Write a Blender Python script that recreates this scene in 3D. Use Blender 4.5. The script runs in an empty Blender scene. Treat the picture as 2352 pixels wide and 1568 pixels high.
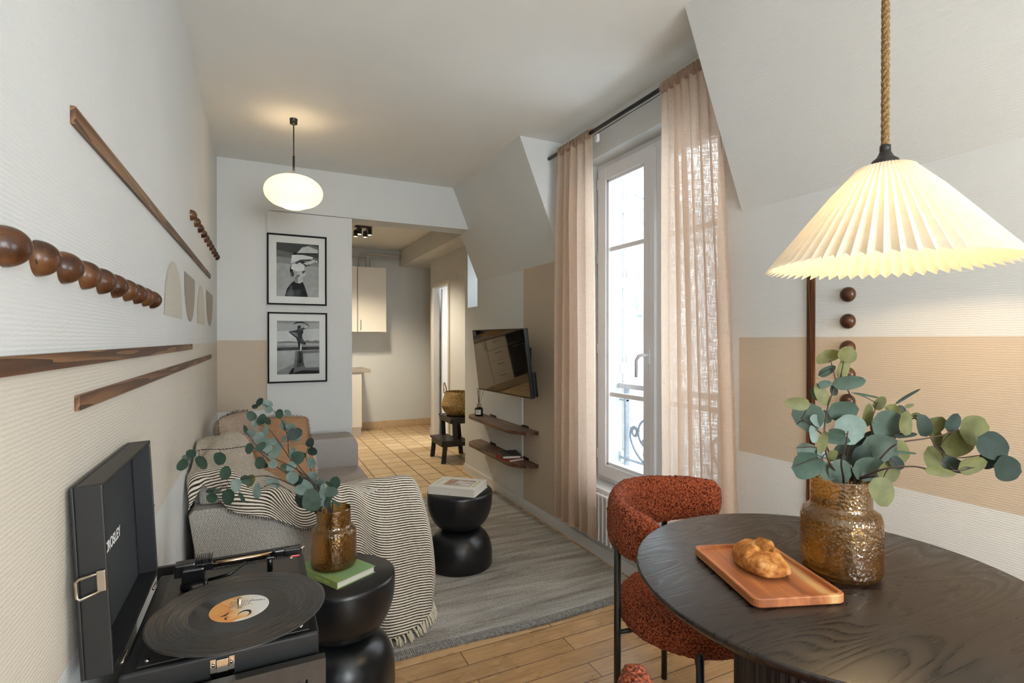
import bpy, bmesh, math, random
from mathutils import Vector, Matrix, noise
PI = math.pi
random.seed(7)
SC = bpy.context.scene
COL = SC.collection
# ---------------------------------------------------------------- camera model (metres, Z up)
F, YAW, PITCH, EYE = 1195.0, 0.4513, 0.004, 1.26
def at(px, py, d):
    """world point seen at picture place (px,py) at forward distance d"""
    r = (px - 1176.0) / F * d
    u = (784.0 - py) / F
    z = EYE + (u * math.cos(PITCH) - math.sin(PITCH)) / (math.cos(PITCH) + u * math.sin(PITCH)) * d
    return Vector((r * math.cos(YAW) + d * math.sin(YAW), -r * math.sin(YAW) + d * math.cos(YAW), z))
XL, XR, H, YB = -0.268, 1.776, 2.534, 4.163

# ---------------------------------------------------------------- materials
MATS = {}
class NT:
    def __init__(s, name):
        s.m = bpy.data.materials.new(name); s.m.use_nodes = True
        s.n = s.m.node_tree.nodes; s.l = s.m.node_tree.links
        s.b = s.n['Principled BSDF']; s.out = s.n['Material Output']
        MATS[name] = s.m
    def node(s, t, **kw):
        n = s.n.new(t)
        for k, v in kw.items():
            if k.startswith('_'): setattr(n, k[1:], v)
            else:
                key = k.replace('_', ' ')
                n.inputs[key].default_value = v
        return n
    def link(s, a, b): s.l.new(a, b)
    def coord(s, kind='Object', scale=(1, 1, 1), rot=(0, 0, 0), loc=(0, 0, 0)):
        tc = s.n.new('ShaderNodeTexCoord'); mp = s.n.new('ShaderNodeMapping')
        mp.inputs['Scale'].default_value = scale; mp.inputs['Rotation'].default_value = rot; mp.inputs['Location'].default_value = loc
        s.l.new(tc.outputs[kind], mp.inputs['Vector']); return mp.outputs['Vector']
    def noise(s, vec, scale, detail=4, rough=.55, dist=0):
        n = s.n.new('ShaderNodeTexNoise'); n.inputs['Scale'].default_value = scale
        n.inputs['Detail'].default_value = detail; n.inputs['Roughness'].default_value = rough
        n.inputs['Distortion'].default_value = dist; s.l.new(vec, n.inputs['Vector']); return n.outputs['Fac']
    def ramp(s, fac, stops, interp='LINEAR'):
        r = s.n.new('ShaderNodeValToRGB'); cr = r.color_ramp; cr.interpolation = interp
        while len(cr.elements) < len(stops): cr.elements.new(.5)
        for e, (p, c) in zip(cr.elements, stops):
            e.position = p; e.color = (c[0], c[1], c[2], 1)
        s.l.new(fac, r.inputs['Fac']); return r.outputs['Color']
    def math(s, op, a, b=None, c=None):
        n = s.n.new('ShaderNodeMath'); n.operation = op
        for i, v in enumerate((a, b, c)):
            if v is None: continue
            if isinstance(v, (int, float)): n.inputs[i].default_value = v
            else: s.l.new(v, n.inputs[i])
        return n.outputs[0]
    def mix(s, fac, a, b, mode='MIX'):
        n = s.n.new('ShaderNodeMix'); n.data_type = 'RGBA'; n.blend_type = mode
        for i, v in ((0, fac), (6, a), (7, b)):
            if isinstance(v, (int, float)): n.inputs[i].default_value = v
            elif isinstance(v, tuple): n.inputs[i].default_value = (v[0], v[1], v[2], 1)
            else: s.l.new(v, n.inputs[i])
        return n.outputs[2]
    def bump(s, h, strength=.3, dist=.002, nrm=None):
        n = s.n.new('ShaderNodeBump'); n.inputs['Strength'].default_value = strength
        n.inputs['Distance'].default_value = dist; s.l.new(h, n.inputs['Height'])
        if nrm: s.l.new(nrm, n.inputs['Normal'])
        s.l.new(n.outputs['Normal'], s.b.inputs['Normal']); return n.outputs['Normal']
    def set(s, col=None, rough=.5, metal=0, spec=.5, **kw):
        if col is not None:
            if isinstance(col, tuple): s.b.inputs['Base Color'].default_value = (col[0], col[1], col[2], 1)
            else: s.l.new(col, s.b.inputs['Base Color'])
        if isinstance(rough, (int, float)): s.b.inputs['Roughness'].default_value = rough
        else: s.l.new(rough, s.b.inputs['Roughness'])
        s.b.inputs['Metallic'].default_value = metal
        s.b.inputs['Specular IOR Level'].default_value = spec
        for k, v in kw.items(): s.b.inputs[k.replace('_', ' ')].default_value = v
        return s
    def add_translucent(s, col, fac):
        t = s.n.new('ShaderNodeBsdfTranslucent'); mx = s.n.new('ShaderNodeMixShader')
        if isinstance(col, tuple): t.inputs['Color'].default_value = (col[0], col[1], col[2], 1)
        else: s.l.new(col, t.inputs['Color'])
        mx.inputs[0].default_value = fac
        s.l.new(s.b.outputs[0], mx.inputs[1]); s.l.new(t.outputs[0], mx.inputs[2]); s.l.new(mx.outputs[0], s.out.inputs[0])
        return mx

def srgb(h):
    h = h.lstrip('#'); r = []
    for i in (0, 2, 4):
        c = int(h[i:i + 2], 16) / 255; r.append(c / 12.92 if c <= .04045 else ((c + .055) / 1.055) ** 2.4)
    return tuple(r)
def plain(name, col, rough=.5, metal=0, spec=.5, nscale=0, namt=.08, bumps=0, bdist=.001):
    """simple procedural material: colour broken by faint noise, optional fine bump"""
    t = NT(name)
    if isinstance(col, str): col = srgb(col)
    v = t.coord(); n = t.noise(v, nscale or 30)
    lo = tuple(c * (1 - namt) for c in col); hi = tuple(min(1, c * (1 + namt)) for c in col)
    t.set(t.ramp(n, [(.3, lo), (.7, hi)]), rough, metal, spec)
    if bumps: t.bump(t.noise(v, (nscale or 30) * 6, 2), bumps, bdist)
    return t
def wallmat(name, col, axis):
    """painted ribbed glass-fibre wallpaper; ribs run horizontally"""
    t = NT(name); col = srgb(col)
    v = t.coord(); sx = t.n.new('ShaderNodeSeparateXYZ'); t.link(v, sx.inputs[0])
    a = sx.outputs[{'X': 'Y', 'Y': 'X', 'Z': 'X'}[axis]]; z = sx.outputs['Z' if axis != 'Z' else 'Y']
    nz = t.noise(v, 60, 2)
    wz = t.math('SINE', t.math('ADD', t.math('MULTIPLY', z, 2 * PI / .0065), t.math('MULTIPLY', nz, 5)))
    wa = t.math('SINE', t.math('ADD', t.math('MULTIPLY', a, 2 * PI / .012), t.math('MULTIPLY', nz, 9)))
    h = t.math('ADD', wz, t.math('MULTIPLY', wa, .35))
    big = t.noise(v, 1.7, 3)
    t.set(t.ramp(big, [(.3, tuple(c * .97 for c in col)), (.7, tuple(min(1, c * 1.02) for c in col))]), .62, 0, .3)
    t.bump(h, .22 if axis != 'Z' else .12, .0012)
    return t
WHITE = '#d9dad8'
for ax in 'XYZ':
    wallmat('wall_white_' + ax, WHITE if ax != 'Z' else '#eeeeea', ax)
    wallmat('wall_tan_' + ax, '#c6b6a2', ax)
wallmat('wall_greige_X', '#c9c4b6', 'X'); wallmat('wall_taupe_X', '#a49a8c', 'X')
wallmat('wall_tan_lit_X', '#d2cabc', 'X')  # left wall's tan band, its stronger lighting put into a paler colour
plain('trim_white', '#e0dfdd', .35, nscale=8, namt=.015)
plain('pvc_white', '#ecedf0', .25, nscale=6, namt=.01)
plain('cab_white', '#e4ddd0', .35, nscale=5, namt=.01)
plain('pipe_cream', '#cfc6b8', .4, nscale=9, namt=.03)
plain('black_metal', '#1d1a18', .38, 0, .5, 40, .1)
plain('gunmetal', '#3a3632', .35, .3, .5, 60, .12, .1)
plain('black_paint', '#17181a', .29, 0, .5, 9, .25, .05)
plain('black_vinyl', '#151617', .42, 0, .45, 300, .15, .35, .0004)
plain('dark_felt', '#1d1e20', .9, 0, .2, 500, .5, .5, .0006)
plain('grey_lining', '#303336', .6, 0, .4, 220, .12)
plain('plastic_black', '#0f0f10', .22, 0, .5, 40, .1)
plain('chrome', '#c9c2ba', .12, 1, .5, 30, .05)
plain('champagne_metal', '#b0a497', .3, 1, .5, 30, .05)
plain('gold_tube', '#c9a98a', .22, 1, .5, 30, .05)
plain('red_plastic', '#b5131c', .3)
plain('paper_white', '#e6e2da', .7, nscale=40, namt=.02)
plain('page_block', '#d8d2c8', .8, nscale=300, namt=.08)
plain('mat_board', '#e6e2dc', .8, nscale=60, namt=.01)
plain('stem_brown', '#3b2a24', .6, nscale=60, namt=.2)
plain('stem_green', '#7d7a4c', .6, nscale=60, namt=.2)
plain('steel_step', '#2a2521', .5, 0, .4, 30, .15)
plain('cord_black', '#141210', .5)
plain('board_wood', '#b98a50', .5, nscale=20, namt=.15)
plain('oven_glass', '#0e0e10', .08, 0, .6)
plain('steel', '#9a9a98', .28, 1, .5, 60, .05)
plain('worktop', '#a59a8c', .4, nscale=80, namt=.12)
plain('dark_ceramic', '#1a1918', .3)
plain('wood_cap', '#a98468', .55, nscale=60, namt=.1)
plain('diffuser_glass', '#1c1a1a', .12)
plain('outdoor_wall', '#dfe2e3', .9, nscale=3, namt=.03)
plain('outdoor_ledge', '#b9bfc2', .8, nscale=20, namt=.12)
plain('zinc', '#b4c0c6', .5, .2, .4, 14, .15, .2)
plain('shutter_paint', '#d9dcda', .6, nscale=30, namt=.08, bumps=.2)
plain('iron_paint', '#8f969c', .5, 0, .4, 40, .12)
plain('rail_wood', '#a8a09e', .7, nscale=40, namt=.15)
plain('terrace', '#c3cbce', .7, nscale=6, namt=.2)
plain('cream_fringe', '#d8cdb8', .9, nscale=80, namt=.1)
plain('dark_fringe', '#5a4c44', .9, nscale=300, namt=.5)

def woodmat(name, dark, mid, light, scale=1., axis='X', rough=.45, ring=9, bump=.15, dist=5):
    t = NT(name); sc = {'X': (.35, 6, 6), 'Y': (6, .35, 6), 'Z': (6, 6, .35)}[axis]
    v = t.coord(scale=tuple(c * scale for c in sc))
    n = t.noise(v, 1.3, 3, .5, .4)
    w = t.math('FRACT', t.math('MULTIPLY', n, ring))
    fine = t.noise(t.coord(scale=tuple(c * scale * 9 for c in sc)), 3, 3)
    f = t.math('ADD', t.math('MULTIPLY', w, .7), t.math('MULTIPLY', fine, .45))
    t.set(t.ramp(f, [(.12, srgb(dark)), (.5, srgb(mid)), (.9, srgb(light))]), rough, 0, .4)
    if bump: t.bump(f, bump, .0006)
    return t
woodmat('strip_wood_Y', '#2c1a10', '#5b3a24', '#86603f', 1.4, 'Y')
woodmat('strip_wood_Z', '#1f0f07', '#4a2814', '#7a4c2a', 1.4, 'Z', ring=16)
woodmat('shelf_wood', '#32201a', '#563a2b', '#7c5a44', 1.3, 'Y', .4)
woodmat('ball_wood', '#241209', '#4a2c1a', '#6a4529', 4, 'Z', .28, 3, .05)
woodmat('dark_plinth', '#15110f', '#262020', '#332b27', 3, 'Z', .42, 7)

# rug, parquet, tiles --------------------------------------------------
t = NT('parquet'); v = t.coord(rot=(0, 0, 0)); 
br = t.node('ShaderNodeTexBrick', Scale=1., Mortar_Size=.0016, Mortar_Smooth=.1, Bias=0., Brick_Width=1.15, Row_Height=.094)
br.offset = .37; br.squash = 1
t.link(t.coord(), br.inputs['Vector'])
br.inputs['Color1'].default_value = (0, 0, 0, 1); br.inputs['Color2'].default_value = (1, 1, 1, 1); br.inputs['Mortar'].default_value = (.5, .5, .5, 1)
gr = t.noise(t.coord(scale=(1.2, 22, 1)), 3, 5, .6, .6)
gr2 = t.noise(t.coord(scale=(2, 4, 1)), 2.2, 3)
f = t.math('ADD', t.math('MULTIPLY', gr, .55), t.math('ADD', t.math('MULTIPLY', gr2, .25), t.math('MULTIPLY', br.outputs['Color'], .2)))
c = t.ramp(f, [(.25, srgb('#a07c54')), (.5, srgb('#c49c6e')), (.75, srgb('#dab78a'))])
c = t.mix(br.outputs['Fac'], c, srgb('#2e1f14'))
t.set(c, t.ramp(gr2, [(.3, (.2,) * 3), (.7, (.36,) * 3)]), 0, .5)
t.bump(t.math('SUBTRACT', t.math('MULTIPLY', gr, .25), br.outputs['Fac']), .35, .001)

t = NT('floor_tile')
br = t.node('ShaderNodeTexBrick', Scale=1., Mortar_Size=.006, Mortar_Smooth=.2, Bias=0., Brick_Width=.198, Row_Height=.198)
br.offset = 0; br.squash = 1; t.link(t.coord(loc=(.05, .03, 0)), br.inputs['Vector'])
br.inputs['Color1'].default_value = (.2, .2, .2, 1); br.inputs['Color2'].default_value = (.8, .8, .8, 1)
n = t.noise(t.coord(), 14, 4)
f = t.math('ADD', t.math('MULTIPLY', n, .6), t.math('MULTIPLY', br.outputs['Color'], .4))
c = t.ramp(f, [(.25, srgb('#b8996c')), (.5, srgb('#cdb186')), (.8, srgb('#d9c39c'))])
c = t.mix(br.outputs['Fac'], c, srgb('#715638'))
t.set(c, .38, 0, .5); t.bump(t.math('SUBTRACT', t.math('MULTIPLY', n, .3), br.outputs['Fac']), .5, .002)
plain('skirt_tile', '#c2a884', .4, nscale=12, namt=.12)

t = NT('rug_wool'); v = t.coord(scale=(1, 9, 1))
band = t.noise(v, 1.6, 5, .65, .5)
speck = t.noise(t.coord(), 130, 3, .7)
f = t.math('ADD', t.math('MULTIPLY', band, .62), t.math('MULTIPLY', speck, .42))
c = t.ramp(f, [(.34, srgb('#6c655c')), (.5, srgb('#a09a91')), (.64, srgb('#c2beb6'))])
t.set(c, .95, 0, .1)
wv = t.math('SINE', t.math('MULTIPLY', t.noise(t.coord(), 220, 2), 12))
t.bump(t.math('ADD', speck, t.math('MULTIPLY', wv, .2)), .8, .004)
t = NT('rug_border'); v = t.coord(); sx = t.n.new('ShaderNodeSeparateXYZ'); t.link(v, sx.inputs[0])
rib = t.math('SINE', t.math('MULTIPLY', sx.outputs['X'], 2 * PI / .008))
t.set(t.ramp(t.noise(v, 90, 3), [(.35, srgb('#84807b')), (.65, srgb('#b0aca8'))]), .95, 0, .1); t.bump(rib, .8, .003)

# fabrics --------------------------------------------------------------
def weave(name, dark, light, pitch, uvw=None, amt=1.):
    t = NT(name); v = t.coord(scale=(1 / pitch,) * 3); ch = t.node('ShaderNodeTexChecker', Scale=1.)
    v2 = t.coord(scale=(1 / pitch,) * 3, rot=(.15, .2, .1)); t.link(v2, ch.inputs['Vector'])
    n = t.noise(t.coord(), 220, 3, .7)
    n2 = t.noise(t.coord(scale=(30, 30, 200)), 2, 2)
    f = t.math('ADD', t.math('MULTIPLY', ch.outputs['Fac'], .45 * amt), t.math('ADD', t.math('MULTIPLY', n, .4), t.math('MULTIPLY', n2, .25)))
    t.set(t.ramp(f, [(.25, srgb(dark)), (.8, srgb(light))]), .95, 0, .1)
    t.bump(f, .5, .002); return t
weave('sofa_weave', '#78736c', '#dbd6cc', .0045)
weave('seat_fabric', '#a19a95', '#c6c0bb', .003, amt=.3)
def linen(name, col, dark, tl=0.0, tcol=None):
    t = NT(name); a = t.noise(t.coord(scale=(300, 300, 12)), 1.4, 3, .6); b = t.noise(t.coord(scale=(14, 14, 380)), 1.4, 3, .6)
    f = t.math('ADD', t.math('MULTIPLY', a, .5), t.math('MULTIPLY', b, .5))
    c = t.ramp(f, [(.36, srgb(dark)), (.62, srgb(col))])
    t.set(c, .9, 0, .1); t.bump(f, .4, .001)
    if tl:
        mx = t.add_translucent(srgb(tcol or col), tl)
        tr = t.n.new('ShaderNodeBsdfTransparent'); m2 = t.n.new('ShaderNodeMixShader')
        t.link(t.ramp(f, [(.50, (.02,) * 3), (.66, (.42,) * 3)]), m2.inputs[0])
        t.link(mx.outputs[0], m2.inputs[1]); t.link(tr.outputs[0], m2.inputs[2]); t.link(m2.outputs[0], t.out.inputs[0])
    return t
linen('curtain_linen', '#dbc6b2', '#b99e88', .55, '#ecd5c0')
linen('cushion_tan', '#b28d6d', '#8d694c'); linen('cushion_beige', '#b5a392', '#8f7d6d')
def stripes(name, period, duty, dark, light):
    t = NT(name); tc = t.n.new('ShaderNodeTexCoord'); sx = t.n.new('ShaderNodeSeparateXYZ'); t.link(tc.outputs['UV'], sx.inputs[0])
    fr = t.math('FRACT', t.math('DIVIDE', sx.outputs['Y'], period))
    dash = t.math('MULTIPLY', t.math('SUBTRACT', t.noise(t.coord('UV', (60, 900, 1)), 1., 2), .5), .35)
    m = t.math('LESS_THAN', t.math('ADD', fr, dash), duty)
    band = t.math('GREATER_THAN', t.noise(t.coord('UV', (26, .5, 1)), 1., 0), .66)
    c = t.mix(m, srgb(light), srgb(dark)); 
    t.set(t.mix(t.math('MULTIPLY', t.math('MULTIPLY', band, m), .6), c, srgb('#1b1410')), .95, 0, .1)
    t.bump(t.math('ADD', m, t.noise(t.coord('UV', (500, 500, 1)), 1., 2)), .5, .0015); return t
stripes('throw_stripes', .0108, .46, '#4a3b34', '#e4dccb')
t = NT('boucle'); v = t.coord()
n = t.noise(v, 170, 3, .6); vo = t.node('ShaderNodeTexVoronoi', Scale=190.); t.link(v, vo.inputs['Vector'])
f = t.math('ADD', t.math('MULTIPLY', n, .5), t.math('MULTIPLY', t.math('SUBTRACT', 1, vo.outputs['Distance']), .5))
t.set(t.ramp(f, [(.35, srgb('#552417')), (.55, srgb('#9a4c2e')), (.8, srgb('#c67c54'))]), .95, 0, .15, Sheen_Weight=.05); t.bump(f, 1., .005)

# black stained table top with visible grain ---------------------------
t = NT('table_oak'); v = t.coord(rot=(0, 0, .6), scale=(.9, 5.2, 1))
n = t.noise(v, 1.0, 2, .4, .25); w = t.math('FRACT', t.math('MULTIPLY', n, 34))
fine = t.noise(t.coord(rot=(0, 0, .6), scale=(5, 150, 1)), 2, 3)
w2 = t.math('MULTIPLY', t.math('SMOOTH_MIN', w, t.math('MULTIPLY', t.math('SUBTRACT', 1, w), 3), .2), 1.2)
g = t.math('ADD', t.math('MULTIPLY', w2, .45), t.math('MULTIPLY', fine, .5))
t.set(t.ramp(g, [(.2, srgb('#171210')), (.8, srgb('#2f2722'))]), t.ramp(g, [(.2, (.24,) * 3), (.9, (.48,) * 3)]), 0, .55)
t.bump(g, .16, .0005)

# tray wood
t = NT('tray_wood'); v = t.coord(scale=(14, 1.5, 10)); n = t.noise(v, 1.6, 4, .6, .7)
st = t.math('SNAP', t.math('MULTIPLY', t.noise(t.coord(scale=(16, .01, .01)), 1.4, 0), 1), .07)
f = t.math('ADD', t.math('MULTIPLY', n, .6), t.math('MULTIPLY', st, .5))
t.set(t.ramp(f, [(.3, srgb('#5e3018')), (.5, srgb('#a05f38')), (.62, srgb('#b77548')), (.75, srgb('#c9a06a'))]), .38, 0, .45); t.bump(n, .12, .0006)
# bread
t = NT('bread_crust'); v = t.coord(); n = t.noise(v, 22, 5, .65); n2 = t.noise(v, 90, 4, .7)
f = t.math('ADD', t.math('MULTIPLY', n, .75), t.math('MULTIPLY', n2, .3))
t.set(t.ramp(f, [(.34, srgb('#6e3c16')), (.48, srgb('#9c6029')), (.60, srgb('#b98348')), (.74, srgb('#cfae82'))]), .75, 0, .25); t.bump(f, .9, .004)
plain('bread_crumb', '#d2ab6a', .85, nscale=60, namt=.15, bumps=.6, bdist=.003)

# leaves
for nm, a, b in (('leaf_green', '#31463a', '#405545'), ('leaf_blue', '#64756e', '#7e9087'), ('leaf_dark', '#202f29', '#2c3e35'), ('leaf_olive', '#575a33', '#717346'), ('leaf_grey', '#46574c', '#59695e')):
    t = NT(nm); n = t.noise(t.coord(), 28, 3)
    c = t.ramp(n, [(.35, srgb(a)), (.65, srgb(b))]); t.set(c, .55, 0, .35); t.add_translucent(srgb(b), .12)

# amber glass
t = NT('amber_glass'); v = t.coord(); vo = t.node('ShaderNodeTexVoronoi', Scale=140.); t.link(v, vo.inputs['Vector'])
t.set(srgb('#8a5a24'), .10, 0, .8)
n_ = t.n.new('ShaderNodeBump'); n_.inputs['Strength'].default_value = .6; n_.inputs['Distance'].default_value = .002
t.link(vo.outputs['Distance'], n_.inputs['Height']); t.link(n_.outputs['Normal'], t.b.inputs['Normal'])
tr = t.n.new('ShaderNodeBsdfTransparent'); t.link(t.ramp(vo.outputs['Distance'], [(.15, (.90, .74, .46)), (.75, (.74, .54, .27))]), tr.inputs['Color'])
rf = t.n.new('ShaderNodeBsdfRefraction'); rf.inputs['Color'].default_value = (.93, .78, .5, 1); rf.inputs['Roughness'].default_value = .02; rf.inputs['IOR'].default_value = 1.25; t.link(n_.outputs['Normal'], rf.inputs['Normal'])
m0 = t.n.new('ShaderNodeMixShader'); m0.inputs[0].default_value = .6; t.link(tr.outputs[0], m0.inputs[1]); t.link(rf.outputs[0], m0.inputs[2])
fr = t.n.new('ShaderNodeFresnel'); fr.inputs['IOR'].default_value = 1.6; t.link(n_.outputs['Normal'], fr.inputs['Normal'])
gl = t.n.new('ShaderNodeBsdfGlossy'); gl.inputs['Roughness'].default_value = .08; gl.inputs['Color'].default_value = (1, .93, .82, 1); t.link(n_.outputs['Normal'], gl.inputs['Normal'])
mx = t.n.new('ShaderNodeMixShader'); ge = t.n.new('ShaderNodeNewGeometry'); t.link(t.math('MULTIPLY', t.math('ADD', fr.outputs[0], .03), t.math('SUBTRACT', 1, ge.outputs['Backfacing'])), mx.inputs[0])
t.link(m0.outputs[0], mx.inputs[1]); t.link(gl.outputs[0], mx.inputs[2])
m1 = t.n.new('ShaderNodeMixShader'); m1.inputs[0].default_value = .12; t.link(mx.outputs[0], m1.inputs[1]); t.link(t.b.outputs[0], m1.inputs[2]); t.link(m1.outputs[0], t.out.inputs[0])

# clear panes
def pane(name, ior):
    t = NT(name); gl = t.n.new('ShaderNodeBsdfGlossy'); gl.inputs['Roughness'].default_value = .02
    tr = t.n.new('ShaderNodeBsdfTransparent'); tr.inputs['Color'].default_value = (.97, .985, .99, 1); mx = t.n.new('ShaderNodeMixShader')
    fr = t.n.new('ShaderNodeFresnel'); fr.inputs['IOR'].default_value = ior; ge = t.n.new('ShaderNodeNewGeometry')
    t.link(t.math('MULTIPLY', fr.outputs[0], t.math('SUBTRACT', 1, ge.outputs['Backfacing'])), mx.inputs[0])
    t.link(tr.outputs[0], mx.inputs[1]); t.link(gl.outputs[0], mx.inputs[2]); t.link(mx.outputs[0], t.out.inputs[0])
pane('clear_glass', 1.3); pane('picture_glass', 1.09)

# tv screen, record
t = plain('tv_screen', '#15120f', .04, 0, 1.0); t.b.inputs['Coat Weight'].default_value = 1; t.b.inputs['Coat Roughness'].default_value = .02; t.b.inputs['Coat IOR'].default_value = 1.9
t = NT('record_vinyl'); v = t.coord(); sx = t.n.new('ShaderNodeSeparateXYZ'); t.link(v, sx.inputs[0])
tg = t.node('ShaderNodeTangent', _direction_type='RADIAL', _axis='Z'); t.link(tg.outputs[0], t.b.inputs['Tangent'])
r = t.math('SQRT', t.math('ADD', t.math('MULTIPLY', sx.outputs['X'], sx.outputs['X']), t.math('MULTIPLY', sx.outputs['Y'], sx.outputs['Y'])))
rv = t.n.new('ShaderNodeCombineXYZ'); t.link(r, rv.inputs[0]); ns = t.noise(rv.outputs[0], 260, 3, .8)
gro = t.math('ADD', t.math('SINE', t.math('MULTIPLY', r, 2 * PI / .0016)), t.math('MULTIPLY', ns, 2.2))
inner = t.math('GREATER_THAN', r, .082)
t.set((.012, .011, .011), t.ramp(inner, [(0, (.12,) * 3), (1, (.17,) * 3)]), 0, 1.); t.bump(t.math('MULTIPLY', gro, inner), .22, .0006)
t.link(t.math('MULTIPLY', t.math('ADD', t.math('MULTIPLY', ns, .5), .02), t.math('ADD', t.math('MULTIPLY', inner, .7), .3)), t.b.inputs['Roughness'])
t.b.inputs['Anisotropic'].default_value = .8; t.b.inputs['Anisotropic Rotation'].default_value = 0
# record label
t = NT('record_label'); v = t.coord(); n = t.noise(v, 26, 3, .5, 1.2); sx = t.n.new('ShaderNodeSeparateXYZ'); t.link(v, sx.inputs[0])
g = t.math('ADD', n, t.math('MULTIPLY', sx.outputs['X'], -8))
t.set(t.ramp(g, [(.2, srgb('#d8d6d2')), (.42, srgb('#d9cfbd')), (.52, srgb('#e0b87a')), (.68, srgb('#d98e4a')), (.95, srgb('#dca055'))]), .4)
plain('ink_black', '#1c1a18', .6); plain('ink_grey', '#77736e', .7); plain('ink_gold', '#b9b347', .5)
plain('lettering_white', '#e8e6e2', .5)
t = NT('book_green'); n = t.noise(t.coord(), 9, 3); t.set(t.ramp(n, [(.35, srgb('#8a9650')), (.6, srgb('#80a06c'))]), .6); t.bump(t.noise(t.coord(), 900, 2), .3, .0003)
plain('book_white', '#dcdad0', .5, nscale=20, namt=.02); plain('book_dark', '#2d2825', .6); plain('book_red', '#8e1d1f', .55)
plain('photo_tan', '#a5836a', .5, nscale=30, namt=.35); plain('photo_light', '#cdc8c2', .5, nscale=20, namt=.2)
for i, h in enumerate(('#0c0c0c', '#2b2b2b', '#4d4d4d', '#6c6b6a', '#8b8a88', '#a8a7a4', '#c6c5c1', '#dcdbd7')):
    plain('photo_%d' % i, h, .7, 0, .1, nscale=22, namt=.12)
plain('frame_black', '#0d0c0b', .6, 0, .15, 40, .1)
# emissive lamps
t = NT('globe_shade'); v = t.coord(); sx = t.n.new('ShaderNodeSeparateXYZ'); t.link(v, sx.inputs[0])
ang = t.math('ARCTAN2', sx.outputs['Y'], sx.outputs['X']); rib = t.math('SINE', t.math('MULTIPLY', ang, 44))
t.set(srgb('#f3e4c4'), .6, 0, .2); t.bump(rib, .4, .003)
t.b.inputs['Emission Color'].default_value = (1, .80, .50, 1); t.b.inputs['Emission Strength'].default_value = .35; t.add_translucent((.95, .85, .66), .06)
t = NT('bulb'); t.set((1, .9, .7), .4); t.b.inputs['Emission Color'].default_value = (1, .82, .55, 1); t.b.inputs['Emission Strength'].default_value = 14
t = NT('shade_paper'); n = t.noise(t.coord(), 40, 4); t.set(t.ramp(n, [(.3, srgb('#d9ceba')), (.7, srgb('#e3d9c6'))]), .8, 0, .2); t.add_translucent((.90, .78, .56), .13)
t = NT('basket_weave'); v = t.coord(); sx = t.n.new('ShaderNodeSeparateXYZ'); t.link(v, sx.inputs[0])
h = t.math('ADD', t.math('SINE', t.math('MULTIPLY', sx.outputs['Z'], 2 * PI / .012)), t.math('SINE', t.math('MULTIPLY', t.math('ARCTAN2', sx.outputs['Y'], sx.outputs['X']), 60)))
t.set(t.ramp(t.math('ADD', t.math('MULTIPLY', h, .18), t.noise(v, 60, 3)), [(.3, srgb('#a07a44')), (.7, srgb('#dcb97e'))]), .8, 0, .2); t.bump(h, .9, .004)
t = NT('jute'); v = t.coord(); t.set(t.ramp(t.noise(v, 260, 3), [(.35, srgb('#6b5032')), (.65, srgb('#a3835a'))]), .95, 0, .1); t.bump(t.noise(v, 500, 2), .7, .002)
M = MATS

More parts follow.
